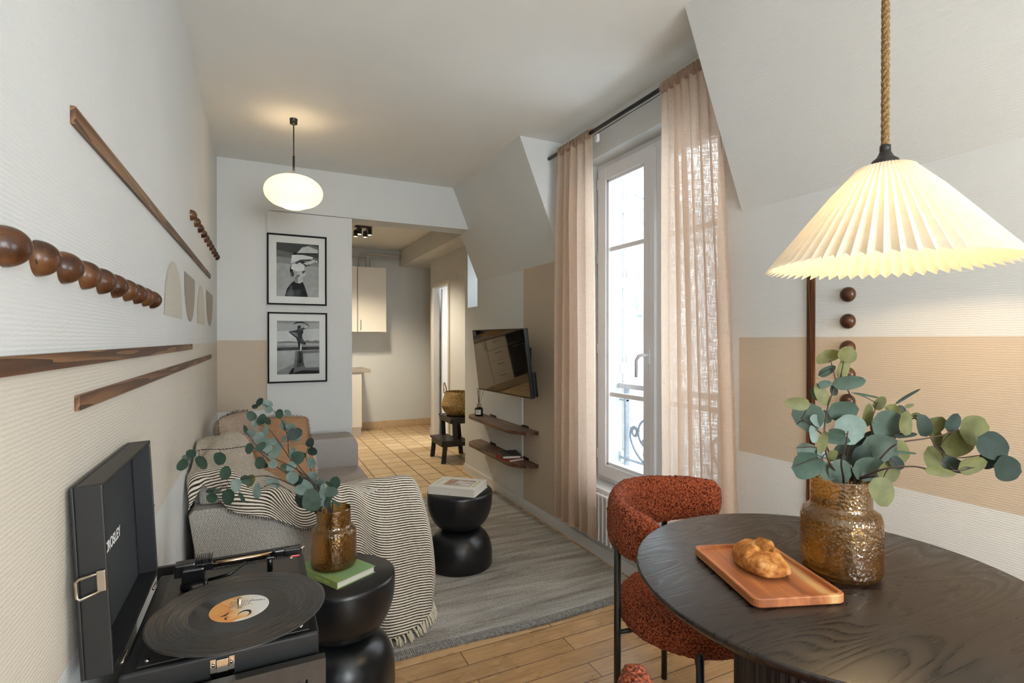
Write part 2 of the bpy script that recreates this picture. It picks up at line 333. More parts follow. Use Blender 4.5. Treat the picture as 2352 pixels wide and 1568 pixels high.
# ---------------------------------------------------------------- mesh builder
class MB:
    """collects shapes in world metres; build() links them as ONE mesh object"""
    def __init__(s): s.v = []; s.f = []; s.mi = []; s.sm = []; s.uv = {}; s.X = Matrix.Identity(4); s.m = 0; s.s = False
    def at(s, x=0, y=0, z=0, rz=0, rx=0, ry=0):
        s.X = Matrix.Translation((x, y, z)) @ Matrix.Rotation(rz, 4, 'Z') @ Matrix.Rotation(ry, 4, 'Y') @ Matrix.Rotation(rx, 4, 'X'); return s
    def add(s, vs, fs, smooth=None):
        b = len(s.v); s.v += [s.X @ Vector(p) for p in vs]
        for f in fs: s.f.append([b + i for i in f]); s.mi.append(s.m); s.sm.append(s.s if smooth is None else smooth)
        return s
    def box(s, x0, x1, y0, y1, z0, z1, bev=0):
        if bev:
            bm = bmesh.new(); bmesh.ops.create_cube(bm, size=1)
            for v in bm.verts: v.co = Vector(((x0 + x1) / 2 + v.co.x * (x1 - x0), (y0 + y1) / 2 + v.co.y * (y1 - y0), (z0 + z1) / 2 + v.co.z * (z1 - z0)))
            bmesh.ops.bevel(bm, geom=bm.edges[:], offset=bev, segments=3 if bev > .004 else 2, profile=.6, affect='EDGES')
            bm.verts.index_update(); s.add([v.co.copy() for v in bm.verts], [[v.index for v in f.verts] for f in bm.faces], bev > .012); bm.free(); return s
        vs = [(x, y, z) for x in (x0, x1) for y in (y0, y1) for z in (z0, z1)]
        return s.add(vs, [(0, 1, 3, 2), (4, 6, 7, 5), (0, 4, 5, 1), (2, 3, 7, 6), (0, 2, 6, 4), (1, 5, 7, 3)], False)
    def prism(s, pts, z0, z1, smooth=False):
        n = len(pts); vs = [(x, y, z0) for x, y in pts] + [(x, y, z1) for x, y in pts]
        s.add(vs, [list(range(n))[::-1], list(range(n, 2 * n))] + [(i, (i + 1) % n, n + (i + 1) % n, n + i) for i in range(n)], False); return s
    def lathe(s, prof, seg=48, cap=True, smooth=True, wob=None):
        vs = []; n = len(prof)
        for k in range(seg):
            a = 2 * PI * k / seg
            for (r, z) in prof:
                rr = r if wob is None else wob(r, z, a)
                vs.append((rr * math.cos(a), rr * math.sin(a), z))
        fs = [(k * n + i, ((k + 1) % seg) * n + i, ((k + 1) % seg) * n + i + 1, k * n + i + 1) for k in range(seg) for i in range(n - 1)]
        s.add(vs, fs, smooth)
        if cap:
            for i in (0, n - 1):
                if prof[i][0] > 1e-5:
                    f = [k * n + i for k in range(seg)]; s.add([vs[j] for j in f], [list(range(seg))[::-1] if i == 0 else list(range(seg))], False)
        return s
    def tube(s, pts, r, seg=10, cap=True, closed=False, smooth=True):
        pts = [Vector(p) for p in pts]; n = len(pts); rs = r if isinstance(r, (list, tuple)) else [r] * n
        vs = []; up = None
        for i, p in enumerate(pts):
            a = pts[(i - 1) % n] if (i or closed) else p; b = pts[(i + 1) % n] if (i < n - 1 or closed) else p
            t_ = (b - a).normalized()
            if up is None: up = Vector((0, 0, 1)) if abs(t_.z) < .9 else Vector((1, 0, 0))
            u = (up - t_ * up.dot(t_)).normalized(); w = t_.cross(u); up = u
            for k in range(seg):
                an = 2 * PI * k / seg; vs.append(p + (u * math.cos(an) + w * math.sin(an)) * rs[i])
        fs = []
        for i in range(n if closed else n - 1):
            j = (i + 1) % n
            for k in range(seg): fs.append((i * seg + k, i * seg + (k + 1) % seg, j * seg + (k + 1) % seg, j * seg + k))
        if cap and not closed: fs += [list(range(seg))[::-1], list(range((n - 1) * seg, n * seg))]
        return s.add(vs, fs, smooth)
    def grid(s, P, uv=None, smooth=True):
        """P[i][j] points; uv[i][j] optional"""
        a, b = len(P), len(P[0]); base = len(s.v)
        s.add([p for row in P for p in row], [(i * b + j, i * b + j + 1, (i + 1) * b + j + 1, (i + 1) * b + j) for i in range(a - 1) for j in range(b - 1)], smooth)
        if uv:
            for i in range(a):
                for j in range(b): s.uv[base + i * b + j] = uv[i][j]
        return s
    def build(s, name, mats, parent=None, recalc=True):
        if not isinstance(mats, (list, tuple)): mats = [mats]
        me = bpy.data.meshes.new(name)
        off = Vector((0, 0, 0)); p = parent
        while p is not None:
            off += p.location; p = p.parent
        me.from_pydata([tuple(v - off) for v in s.v], [], s.f); me.update()
        for m in mats: me.materials.append(MATS[m])
        me.polygons.foreach_set('material_index', s.mi); me.polygons.foreach_set('use_smooth', s.sm)
        if s.uv:
            ul = me.uv_layers.new(name='UVMap')
            for lp in me.loops: ul.data[lp.index].uv = s.uv.get(lp.vertex_index, (0, 0))
        if recalc:
            bm = bmesh.new(); bm.from_mesh(me); bmesh.ops.recalc_face_normals(bm, faces=bm.faces[:]); bm.to_mesh(me); bm.free()
        o = bpy.data.objects.new(name, me); COL.objects.link(o)
        if parent: o.parent = parent
        return o
def tag(o, label, cat, group=None, kind=None):
    if label: o['label'] = label
    if cat: o['category'] = cat
    if group: o['group'] = group
    if kind: o['kind'] = kind
    return o
def thing(name, label, cat, loc=(0, 0, 0), group=None):
    o = bpy.data.objects.new(name, None); COL.objects.link(o); o.location = loc; o.empty_display_size = .05
    return tag(o, label, cat, group)
def solo(name, mb, mats, loc, label, cat, group=None, kind=None):
    """a thing that is one mesh, origin at its base"""
    o = mb.build(name, mats); d = Vector(loc); o.data.transform(Matrix.Translation(-d)); o.location = d
    return tag(o, label, cat, group, kind)
def struct(name, mb, mats):
    o = mb.build(name, mats, recalc=True); o['kind'] = 'structure'; return o
def copy_tree(o, parent=None):
    c = o.copy(); COL.objects.link(c)
    if parent: c.parent = parent
    for ch in list(o.children): copy_tree(ch, c)
    return c
def arc(cx, cy, r, a0, a1, n):
    return [(cx + r * math.cos(a0 + (a1 - a0) * i / n), cy + r * math.sin(a0 + (a1 - a0) * i / n)) for i in range(n + 1)]
def crom(P, n):
    """Catmull-Rom resample of list of Vectors, n sub-steps"""
    P = [Vector(p) for p in P]; Q = [P[0] * 2 - P[1]] + P + [P[-1] * 2 - P[-2]]; out = []
    for i in range(1, len(Q) - 2):
        for k in range(n):
            t_ = k / n; a, b, c, d = Q[i - 1], Q[i], Q[i + 1], Q[i + 2]
            out.append(.5 * ((2 * b) + (c - a) * t_ + (2 * a - 5 * b + 4 * c - d) * t_ ** 2 + (3 * b - a - 3 * c + d) * t_ ** 3))
    out.append(P[-1]); return out
E_GLOBE, E_PEND, E_SPOT, E_WASH, E_REAR, E_NICHE, E_BACK, E_SKY, EXPO = 12, 3.6, 26, 170, 80, .8, 100, 4.2, 0.54
# ================================================================ THE SETTING
def wallgrid(mb, axis, c, us, zs, pick, holes=()):
    """flat wall cut in cells; pick(u,z) gives a material slot; holes = (u0,u1,z0,z1)"""
    us = sorted(set(us)); zs = sorted(set(zs))
    for a, b in zip(us, us[1:]):
        for z0, z1 in zip(zs, zs[1:]):
            um, zm = (a + b) / 2, (z0 + z1) / 2
            if any(h[0] < um < h[1] and h[2] < zm < h[3] for h in holes): continue
            mb.m = pick(um, zm)
            q = [(a, z0), (b, z0), (b, z1), (a, z1)]
            mb.add([(c, u, z) if axis == 'X' else (u, c, z) for u, z in q], [(0, 1, 2, 3)], False)
    mb.m = 0
YR = -2.3   # rear wall
m = MB(); m.box(-.3, 1.80, YR, 4.12, -.04, 0); struct('floor', m, 'parquet')
m = MB(); m.box(-1.5, 3.2, 4.12, 7.5, -.04, 0.0); struct('floor', m, 'floor_tile')
m = MB(); m.add([(-.3, YR, H), (XR + .0, YR, H), (XR, YB, H), (-.3, YB, H)], [(0, 1, 2, 3)], False)
m.add([(-.3, YR, H + .1), (XR + .6, YR, H + .1), (XR + .6, YB + .2, H + .1), (-.3, YB + .2, H + .1)], [(0, 1, 2, 3)], False)
struct('ceiling', m, 'wall_white_Z')
# sloped ceiling either side of the window dormer
for y0, y1 in ((2.912, YB + .2), (YR, 1.507)):
    m = MB(); m.add([(1.465, y0, H), (1.465, y1, H), (XR, y1, 1.782), (XR, y0, 1.782)], [(0, 1, 2, 3)], False)
    yc = y0 if y0 > 2 else y1
    m.add([(1.465, yc, H), (XR, yc, H), (XR, yc, 1.782)], [(0, 1, 2)], False)   # cheek of the dormer
    struct('ceiling', m, 'wall_white_X')
# left wall with paint band and painted arches
ZT, ZB_ = 1.240, .757
m = MB()
wallgrid(m, 'X', XL, [YR, YB], [0, ZB_, ZT, H], lambda u, z: 1 if ZB_ < z < ZT else 0)
def halfell(y0, y1, z0, z1, up, slot):
    n = 28; yc, ry, hh = (y0 + y1) / 2, (y1 - y0) / 2, z1 - z0
    p = []
    for i in range(n + 1):
        a = PI * i / n; u = abs(math.sin(a)) ** .85
        p.append((yc + ry * math.cos(a), z0 + hh * u if up else z1 - hh * u))
    if up: p = [(y1, z0)] + [(y, max(z, z0)) for y, z in p] + [(y0, z0)]
    m.m = slot; m.add([(XL + .0012, y, z) for y, z in p], [tuple(range(len(p)))], False); m.m = 0
halfell(1.93, 2.343, 1.338, 1.528, True, 2); halfell(2.41, 2.775, 1.335, 1.53, False, 3)
halfell(2.88, 3.25, 1.338, 1.531, True, 2); halfell(3.33, 3.772, 1.338, 1.536, False, 3)
struct('wall_left', m, ['wall_white_X', 'wall_tan_lit_X', 'wall_greige_X', 'wall_taupe_X'])
# back wall, its shallow panel, lintel and opening to the kitchen
m = MB(); wallgrid(m, 'Y', YB, [XL, .046], [0, .75, 1.254, H], lambda u, z: 1 if .75 < z < 1.254 else 0)
m.box(.046, .64, YB - .012, YB + .2, 0, 2.19); m.box(.046, 1.79, YB, YB + .2, 2.197, H); m.box(-1.5, .64, YB + .15, YB + .2, 0, H)
struct('wall_back', m, ['wall_white_Y', 'wall_tan_Y'])
# window wall
W0, W1, WZ0, WZ1 = 1.60, 2.665, .404, 2.325
N0, N1, NZ0, NZ1 = 4.385, 4.63, 1.56, 2.29
R0, R1, RZ0, RZ1 = -1.55, -.55, .404, 1.74
m = MB()
def pk(u, z):
    if 2.987 < u < 3.467 and z < 1.782: return 1
    if u < 1.52 and .803 < z < 1.2685: return 1
    return 0
wallgrid(m, 'X', XR, [YR, R0, R1, 1.52, W0, W1, 2.987, 3.467, 1.507, 2.912, N0, N1, YB + .2, 4.70], [0, .803, 1.2685, 1.782, RZ0, RZ1, WZ0, WZ1, NZ0, NZ1, H], pk,
         [(W0, W1, WZ0, WZ1), (N0, N1, NZ0, NZ1), (R0, R1, RZ0, RZ1)])
DX = .22
for a0, a1, z0, z1, dx in ((W0, W1, WZ0, WZ1, DX), (N0, N1, NZ0, NZ1, .28), (R0, R1, RZ0, RZ1, DX)):
    m.add([(XR, a0, z0), (XR + dx, a0, z0), (XR + dx, a0, z1), (XR, a0, z1)], [(0, 1, 2, 3)], False)
    m.add([(XR, a1, z0), (XR + dx, a1, z0), (XR + dx, a1, z1), (XR, a1, z1)], [(0, 1, 2, 3)], False)
    m.add([(XR, a0, z1), (XR + dx, a0, z1), (XR + dx, a1, z1), (XR, a1, z1)], [(0, 1, 2, 3)], False)
    m.add([(XR, a0, z0), (XR + dx, a0, z0), (XR + dx, a1, z0), (XR, a1, z0)], [(0, 1, 2, 3)], False)
m.add([(XR, 4.70, 0), (2.056, 4.70, 0), (2.056, 4.70, H), (XR, 4.70, H)], [(0, 1, 2, 3)], False)
struct('wall_right', m, ['wall_white_X', 'wall_tan_X'])
# outer skin of the window wall (roof side), closes the room to the light
m = MB(); wallgrid(m, 'X', XR + DX, [YR, R0, R1, W0, W1, 4.2], [-.2, RZ0, RZ1, WZ0, WZ1, H + .3], lambda u, z: 0, [(W0, W1, WZ0, WZ1), (R0, R1, RZ0, RZ1)])
struct('wall_outside', m, ['outdoor_wall'])
m = MB(); wallgrid(m, 'Y', YR, [-.3, .1, 1.4, XR + .3], [0, .8, 2.25, H + .12], lambda u, z: 0, [(.1, 1.4, .8, 2.25)])
for q in ([(.1, .8), (1.4, .8)], [(1.4, .8), (1.4, 2.25)], [(1.4, 2.25), (.1, 2.25)], [(.1, 2.25), (.1, .8)]):
    m.add([(q[0][0], YR, q[0][1]), (q[1][0], YR, q[1][1]), (q[1][0], YR - .2, q[1][1]), (q[0][0], YR - .2, q[0][1])], [(0, 1, 2, 3)], False)
struct('wall_rear', m, ['wall_white_Y'])
m = MB()
for x0, x1, z0, z1 in ((.101, .15, .801, 2.249), (1.35, 1.399, .801, 2.249), (.70, .80, .85, 2.2), (.15, 1.35, .801, .85), (.15, 1.35, 2.2, 2.249), (.15, .70, 1.5, 1.53), (.80, 1.35, 1.5, 1.53)): m.box(x0, x1, YR - .14, YR - .08, z0, z1, .003)
w4 = struct('window_4', m, 'pvc_white'); m = MB(); m.box(.15, 1.35, YR - .115, YR - .11, .85, 2.2); m.build('glass', 'clear_glass', w4)  # unseen rear window, added to let frontal fill light in
# kitchen shell
m = MB(); wallgrid(m, 'Y', 7.47, [-1.5, 2.75], [0, H], lambda u, z: 0)
wallgrid(m, 'X', -1.5, [YB + .15, 7.47], [0, H], lambda u, z: 0)
struct('wall_kitchen', m, ['wall_white_Y'])
m = MB(); wallgrid(m, 'X', 2.055, [4.70, 5.985, 6.585, 6.735], [0, 1.93, H], lambda u, z: 0, [(5.985, 6.585, 0, 1.93)])
m.add([(2.055, 6.735, 0), (2.75, 6.735, 0), (2.75, 6.735, H), (2.055, 6.735, H)], [(0, 1, 2, 3)], False)
m.add([(2.75, 6.735, 0), (2.75, 7.47, 0), (2.75, 7.47, H), (2.75, 6.735, H)], [(0, 1, 2, 3)], False)
m.box(2.056, 2.13, 4.72, 5.98, 0, H); m.box(2.056, 2.13, 6.59, 6.73, 0, H); m.box(2.056, 2.13, 5.98, 6.59, 1.935, H)
struct('wall_kitchen_side', m, ['wall_white_X'])
m = MB(); m.add([(-1.5, YB + .1, H), (2.8, YB + .1, H), (2.8, 7.5, H), (-1.5, 7.5, H)], [(0, 1, 2, 3)], False); struct('ceiling', m, 'wall_white_Z')
m = MB(); m.box(1.819, 2.74, 4.71, 7.465, 2.307, H - .001); struct('trim_1', m, 'wall_white_X')     # boxed beam over the kitchen doorway
# little bright room behind the kitchen door
m = MB(); m.box(2.14, 3.1, 5.60, 5.62, 0, 2.4); m.box(2.14, 3.1, 6.70, 6.72, 0, 2.4); m.box(3.08, 3.1, 5.62, 6.70, 0, 2.4); m.box(2.13, 3.1, 5.6, 6.72, 2.4, 2.42)
struct('wall_washroom', m, 'trim_white')
# door frame and leaf
m = MB(); m.box(2.035, 2.055, 5.945, 5.985, 0, 1.97); m.box(2.035, 2.055, 6.585, 6.64, 0, 1.97); m.box(2.035, 2.055, 5.985, 6.585, 1.93, 1.97)
struct('trim_2', m, 'cab_white')
m = MB(); m.box(2.14, 2.68, 6.50, 6.54, .01, 1.92, .004); d = struct('door_1', m, 'trim_white')
m = MB(); m.tube([(2.62, 6.50, 1.0), (2.62, 6.45, 1.0), (2.52, 6.45, 1.0)], .008); m.build('door_handle', 'champagne_metal', d)
# baseboards
m = MB(); m.box(XR - .012, XR - .0005, 1.0, 4.70, 0, .07); m.box(XR - .012, XR - .0005, YR, 1.0, 0, .07); m.box(XR - .012, XR + .01, 4.70, 4.712, 0, .07); struct('baseboard_right', m, 'trim_white')
m = MB(); m.box(XL, XL + .012, YR, YB, 0, .07); struct('baseboard_left', m, 'trim_white')
m = MB(); m.box(XL, .64, YB - .024, YB - .013, 0, .07); struct('baseboard_back', m, 'trim_white')
m = MB()
for k in range(13):
    x0 = .1 + .2 * k
    if x0 < 2.73: m.box(x0, min(x0 + .195, 2.74), 7.455, 7.469, .002, .10, .002)
struct('baseboard_kitchen', m, 'skirt_tile')
m = MB(); m.box(2.040, 2.0545, 4.72, 5.94, 0, .09); m.box(2.040, 2.0545, 6.645, 6.735, 0, .09); struct('baseboard_kitchen_side', m, 'trim_white')
# window sill board
m = MB(); m.box(XR - .02, XR + .10, W0 - .01, W1 + .01, .352, .4039, .004); struct('trim_3', m, 'trim_white')

# ---- casement window ------------------------------------------------
def casement(n, w0, w1, z0, z1, xw, bars, handle_y=None):
    o = MB()                                       # fixed frame
    for (a, b, c, d_) in ((w0, w0 + .035, z0, z1), (w1 - .035, w1, z0, z1), (w0 + .035, w1 - .035, z0, z0 + .035), (w0 + .035, w1 - .035, z1 - .04, z1)):
        o.box(xw - .01, xw + .07, a, b, c, d_, .003)
    win = struct('window_%d' % n, o, 'pvc_white')
    ym = (w0 + w1) / 2
    for (a, b) in ((w0 + .028, ym - .004), (ym + .004, w1 - .028)):
        s = MB(); c, d_ = z0 + .028, z1 - .034
        st = .078
        for (p, q, r, t_) in ((a, a + st, c, d_), (b - st, b, c, d_), (a + st, b - st, c, c + st), (a + st, b - st, d_ - st, d_)):
            s.box(xw - .03, xw + .035, p, q, r, t_, .006)
        for (p, q, r, t_) in ((a + st, a + st + .016, c + st, d_ - st), (b - st - .016, b - st, c + st, d_ - st), (a + st, b - st, c + st, c + st + .016), (a + st, b - st, d_ - st - .016, d_ - st)):
            s.box(xw - .018, xw + .03, p, q, r, t_, .003)
        sash = s.build('sash', 'pvc_white', win)
        g = MB(); g.box(xw + .004, xw + .010, a + st, b - st, c + st, d_ - st); g.build('glass', 'clear_glass', sash)
        for zb in bars:
            q = MB(); q.box(xw - .006, xw + .02, a + st, b - st, zb - .013, zb + .013, .003); q.build('glazing_bar', 'pvc_white', sash)
    cv = MB(); cv.box(xw - .045, xw - .028, ym - .022, ym + .022, z0 + .05, z1 - .06, .005); cv.build('meeting_strip', 'pvc_white', win)
    for zh in (z0 + .16, z0 + .8, z0 + 1.35, z1 - .12):
        if zh < z1:
            hg = MB(); hg.tube([(xw - .022, w1 - .020, zh - .03), (xw - .022, w1 - .020, zh + .03)], .007); hg.build('hinge', 'pvc_white', win)
    if handle_y:
        h = MB(); h.box(xw - .048, xw - .036, handle_y - .014, handle_y + .014, 1.13, 1.21, .005)
        h.tube([(xw - .045, handle_y, 1.175), (xw - .085, handle_y, 1.178), (xw - .098, handle_y + .012, 1.172), (xw - .10, handle_y + .028, 1.15), (xw - .10, handle_y + .03, 1.06)], [.009, .009, .0095, .0095, .0085], 12)
        h.build('window_handle', 'pvc_white', win)
    return win
casement(1, W0, W1, WZ0 + .001, WZ1, XR + .115, (1.797, .933), 2.16)
casement(2, R0, R1, RZ0, RZ1, XR + .12, (1.2,), -1.05)
# small window in the niche by the kitchen
m = MB(); xw = XR + .235
for (a, b, c, d_) in ((N0 + .001, N0 + .04, NZ0, NZ1 - .001), (N1 - .04, N1 - .001, NZ0, NZ1 - .001), (N0 + .04, N1 - .04, NZ0, NZ0 + .04), (N0 + .04, N1 - .04, NZ1 - .04, NZ1 - .001)): m.box(xw, xw + .04, a, b, c, d_, .003)
w3 = struct('window_3', m, 'pvc_white')
g = MB(); g.box(xw + .015, xw + .02, N0 + .04, N1 - .04, NZ0 + .04, NZ1 - .04); g.build('glass', 'clear_glass', w3)
h = MB(); h.box(XR + .04, XR + .075, N0 + .002, N0 + .016, 1.63, 1.78, .003); h.tube([(XR + .06, N0 + .02, 1.77), (XR + .05, N0 + .05, 1.76), (XR + .045, N0 + .055, 1.65)], .007, 8); h.build('window_latch', 'pvc_white', w3)

# ---- outdoors ---------------------------------------------------------
m = MB(); m.box(2.0, 12, -6, 12, -.25, -.12); struct('trim_4', m, 'terrace')
nb = thing('neighbouring_building', 'white rendered building with grey zinc roof outside the window', 'building', (4.6, 5.0, -.12))
m = MB(); m.box(2.15, 9, 5.0, 5.4, -.12, 2.86); m.build('wall', 'outdoor_wall', nb)
m = MB(); m.box(2.15, 9, 4.93, 5.0, 2.66, 2.72, .01); m.box(2.15, 9, 4.975, 5.0, 2.53, 2.56, .004); m.build('ledge', 'outdoor_ledge', nb)
m = MB(); m.add([(2.1, 4.92, 2.84), (9, 4.92, 2.84), (9, 5.5, 3.16), (2.1, 5.5, 3.16), (2.1, 4.92, 2.87), (9, 4.92, 2.87), (9, 5.5, 3.19), (2.1, 5.5, 3.19)], [(0, 1, 2, 3), (4, 5, 6, 7), (0, 1, 5, 4), (3, 2, 6, 7), (0, 3, 7, 4), (1, 2, 6, 5)], False)
for k in range(14): m.tube([(2.4 + k * .5, 4.92, 2.885), (2.4 + k * .5, 5.5, 3.205)], .012, 6)
m.build('zinc_roof', 'zinc', nb)
m = MB(); m.tube([(4.08, 4.95, 2.3), (4.08, 4.95, 1.62)], .035, 10); m.build('downpipe', 'outdoor_ledge', nb)
m = MB(); m.box(4.06, 4.36, 4.86, 5.0, 1.55, 1.60, .004)
for k in range(7): m.box(4.07 + k * .045, 4.09 + k * .045, 4.86, 4.87, 1.40, 1.55)
m.box(4.06, 4.36, 4.86, 5.0, 1.385, 1.40); m.build('ledge_grille', 'outdoor_ledge', nb)
m = MB()
for k in range(2): m.box(2.0 + k * .085, 2.075 + k * .085, 2.672, 2.70, .42, 2.30, .004)
sh = solo('window_shutter', m, 'shutter_paint', (2.08, 2.686, .42), 'folded white wooden shutter standing outside beside the tall window', 'shutter')
for zz in (2.10, 1.62, 1.08, .52):
    for k in range(2):
        q = MB(); q.box(2.055 + .05 * k, 2.105 + .05 * k, 2.655, 2.672, zz + .05 * k - .035, zz + .05 * k + .035, .003); q.build('hinge', 'shutter_paint', sh)
rl = thing('balcony_railing', 'grey wrought iron railing with scrolls and worn handrail outside the window', 'railing', (2.06, 2.13, .5))
m = MB(); m.box(2.035, 2.085, W0 - .02, W1 + .004, .955, .985, .006); m.build('handrail', 'rail_wood', rl)
m = MB(); m.box(2.05, 2.07, W0 - .02, W1 + .004, .51, .522); m.box(2.045, 2.075, 2.60, 2.618, .40, .955); m.box(2.045, 2.075, 1.64, 1.66, .40, .955)
m.box(2.052, 2.068, 2.60, W1 + .004, .875, .885); m.build('rail_frame', 'iron_paint', rl)
def ring(mb, y, z, r, a0, a1, rr=.0075, sp=0.):
    n = 26; mb.tube([(2.06, y + (r * (1 - sp * i / n)) * math.cos(a0 + (a1 - a0) * i / n), z + (r * (1 - sp * i / n)) * math.sin(a0 + (a1 - a0) * i / n)) for i in range(n + 1)], rr, 6)
for sgn in (1, -1):
    q = MB(); cy = 2.13 + .285 * sgn if sgn > 0 else 2.13 - .285
    ring(q, cy, .70, .082, 0, 2 * PI); ring(q, cy + .115 * sgn, .695, .035, 0, 3.4 * PI, .007, .55); ring(q, cy, .575, .038, -PI, 2.6 * PI, .007, .6)
    q.tube(crom([(2.06, cy + .15 * sgn, .72), (2.06, cy + .155 * sgn, .65), (2.06, cy + .10 * sgn, .57), (2.06, cy + .02 * sgn, .525), (2.06, cy - .08 * sgn, .545), (2.06, cy - .12 * sgn, .62)], 6), .0075, 6)
    q.tube(crom([(2.06, cy + .04 * sgn, .64), (2.06, cy - .01, .70), (2.06, cy + .0, .78), (2.06, cy + .02 * sgn, .86)], 6), [.016] * 8 + [.012] * 6 + [.004] * 5, 6)
    q.build('scroll', 'iron_paint', rl)
q = MB(); q.tube([(2.06, 2.13, .51), (2.06, 2.13, .955)], .009, 8); q.build('baluster', 'iron_paint', rl)
# ================================================================ LIVING ROOM: WALL PIECES
m = MB(); m.box(XL, XL + .007, .55, 2.62, 1.217, 1.2405, .001)
solo('wood_slat', m, 'strip_wood_Y', (XL, 1.6, 1.217), 'long brown wooden slat on the left wall, just along the top of the beige band', 'wall slat', 'wooden slats on the left wall')
m = MB(); m.box(XL, XL + .007, 1.056, 3.605, 1.145, 1.170, .001)
solo('wood_slat', m, 'strip_wood_Y', (XL, 2.3, 1.145), 'lower brown wooden slat on the left wall, inside the beige band', 'wall slat', 'wooden slats on the left wall')
m = MB(); m.add([(XL + d, y, z) for d in (0, .007) for y, z in ((1.04, 1.600), (3.555, 1.620), (3.555, 1.645), (1.04, 1.628))], [(0, 1, 2, 3), (4, 5, 6, 7), (0, 1, 5, 4), (1, 2, 6, 5), (2, 3, 7, 6), (3, 0, 4, 7)], False)
solo('wood_slat', m, 'strip_wood_Y', (XL, 2.3, 1.60), 'highest dark wooden slat on the left wall, above the row of large half balls', 'wall slat', 'wooden slats on the left wall')
m = MB(); m.box(XR - .008, XR, 1.193, 1.221, .40, 1.54, .001)
solo('wood_slat', m, 'strip_wood_Z', (XR, 1.207, .40), 'upright dark wooden slat on the right wall behind the pleated lamp', 'wall slat')
def halfball(r, prot):
    q = MB(); n = 10; q.at(0, 0, 0, 0, 0, PI / 2)
    q.lathe([(r, 0)] + [(r * math.cos(PI / 2 * i / n), prot * math.sin(PI / 2 * i / n)) for i in range(1, n)] + [(.0004, prot)], 24, True)
    return q
def ballrow(first, pts, flip, group, labelf, r=.0235, prot=.030):
    for i, (x, y, z) in enumerate(pts):
        if i == 0: o = halfball(r, prot).build('wooden_half_ball', 'ball_wood'); o0 = o
        else: o = o0.copy(); COL.objects.link(o)
        o.location = (x, y, z); o.rotation_euler = (random.uniform(0, 6.28) if not flip else 0, 0, PI if flip else 0)
        tag(o, labelf(i, len(pts)), 'wall ornament', group)
names = ['first', 'second', 'third', 'fourth', 'fifth', 'sixth', 'seventh', 'eighth', 'ninth', 'tenth']
ballrow(0, [(XL, .80 + .1005 * i, 1.368) for i in range(10)], False, 'large wooden half balls in a row on the left wall',
        lambda i, n: '%s from the left in the row of large wooden half balls' % names[i], .0245, .027)
ballrow(0, [(XL, 2.62 + .158 * i, 1.795 + .0025 * i) for i in range(10)], False, 'small dark half balls high on the left wall',
        lambda i, n: '%s from the left of the small dark half balls high on the left wall' % names[i], .0235, .026)
ballrow(0, [(XR, 1.079, 1.50 - .0895 * i) for i in range(7)], True, 'wooden half balls in a column on the right wall',
        lambda i, n: '%s from the top in the column of wooden half balls' % names[i], .0255, .022)

# ---- framed photographs -----------------------------------------------
def picture(x0, z0, label, art):
    w, h, y = .406, .515, YB - .013
    o = thing('framed_photograph', label, 'picture', (x0 + w / 2, y, z0), 'framed photographs on the back wall')
    m = MB()
    for a, b, c, d in ((0, .011, 0, h), (w - .011, w, 0, h), (.011, w - .011, 0, .011), (.011, w - .011, h - .011, h)): m.box(x0 + a, x0 + b, y - .022, y, z0 + c, z0 + d, .001)
    m.build('frame', 'frame_black', o)
    m = MB(); m.box(x0 + .011, x0 + w - .011, y - .010, y - .002, z0 + .011, z0 + h - .011); m.build('mat', 'mat_board', o)
    X0, X1, Z0, Z1 = x0 + .062, x0 + w - .055, z0 + .062, z0 + h - .062
    def pt(u, v, k): return (X0 + (X1 - X0) * u, y - .0102 - .00025 * k, Z0 + (Z1 - Z0) * v)
    m = MB(); k = 1
    for shade, poly in art:
        m.m = shade; poly = [(min(1, max(0, u)), min(1, max(0, v))) for u, v in poly]; m.add([pt(u, v, k) for u, v in poly], [tuple(range(len(poly)))], False); k += 1
    m.build('photograph', ['photo_%d' % i for i in range(8)], o)
    g = MB(); g.box(x0 + .011, x0 + w - .011, y - .0185, y - .0165, z0 + .011, z0 + h - .011); g.build('glass', 'picture_glass', o)
def ell(cx, cy, rx, ry, rot=0, n=26): return [(cx + rx * math.cos(2 * PI * i / n) * math.cos(rot) - ry * math.sin(2 * PI * i / n) * math.sin(rot), cy + rx * math.cos(2 * PI * i / n) * math.sin(rot) + ry * math.sin(2 * PI * i / n) * math.cos(rot)) for i in range(n)]
full = [(0, 0), (1, 0), (1, 1), (0, 1)]
bg = [(5, full)] + [(4, [(0, a), (1, a - .04), (1, 1), (0, 1)]) for a in (.62,)] + [(3, [(0, .74), (1, .66), (1, 1), (0, 1)]), (2, [(0, .86), (1, .74), (1, 1), (0, 1)])]
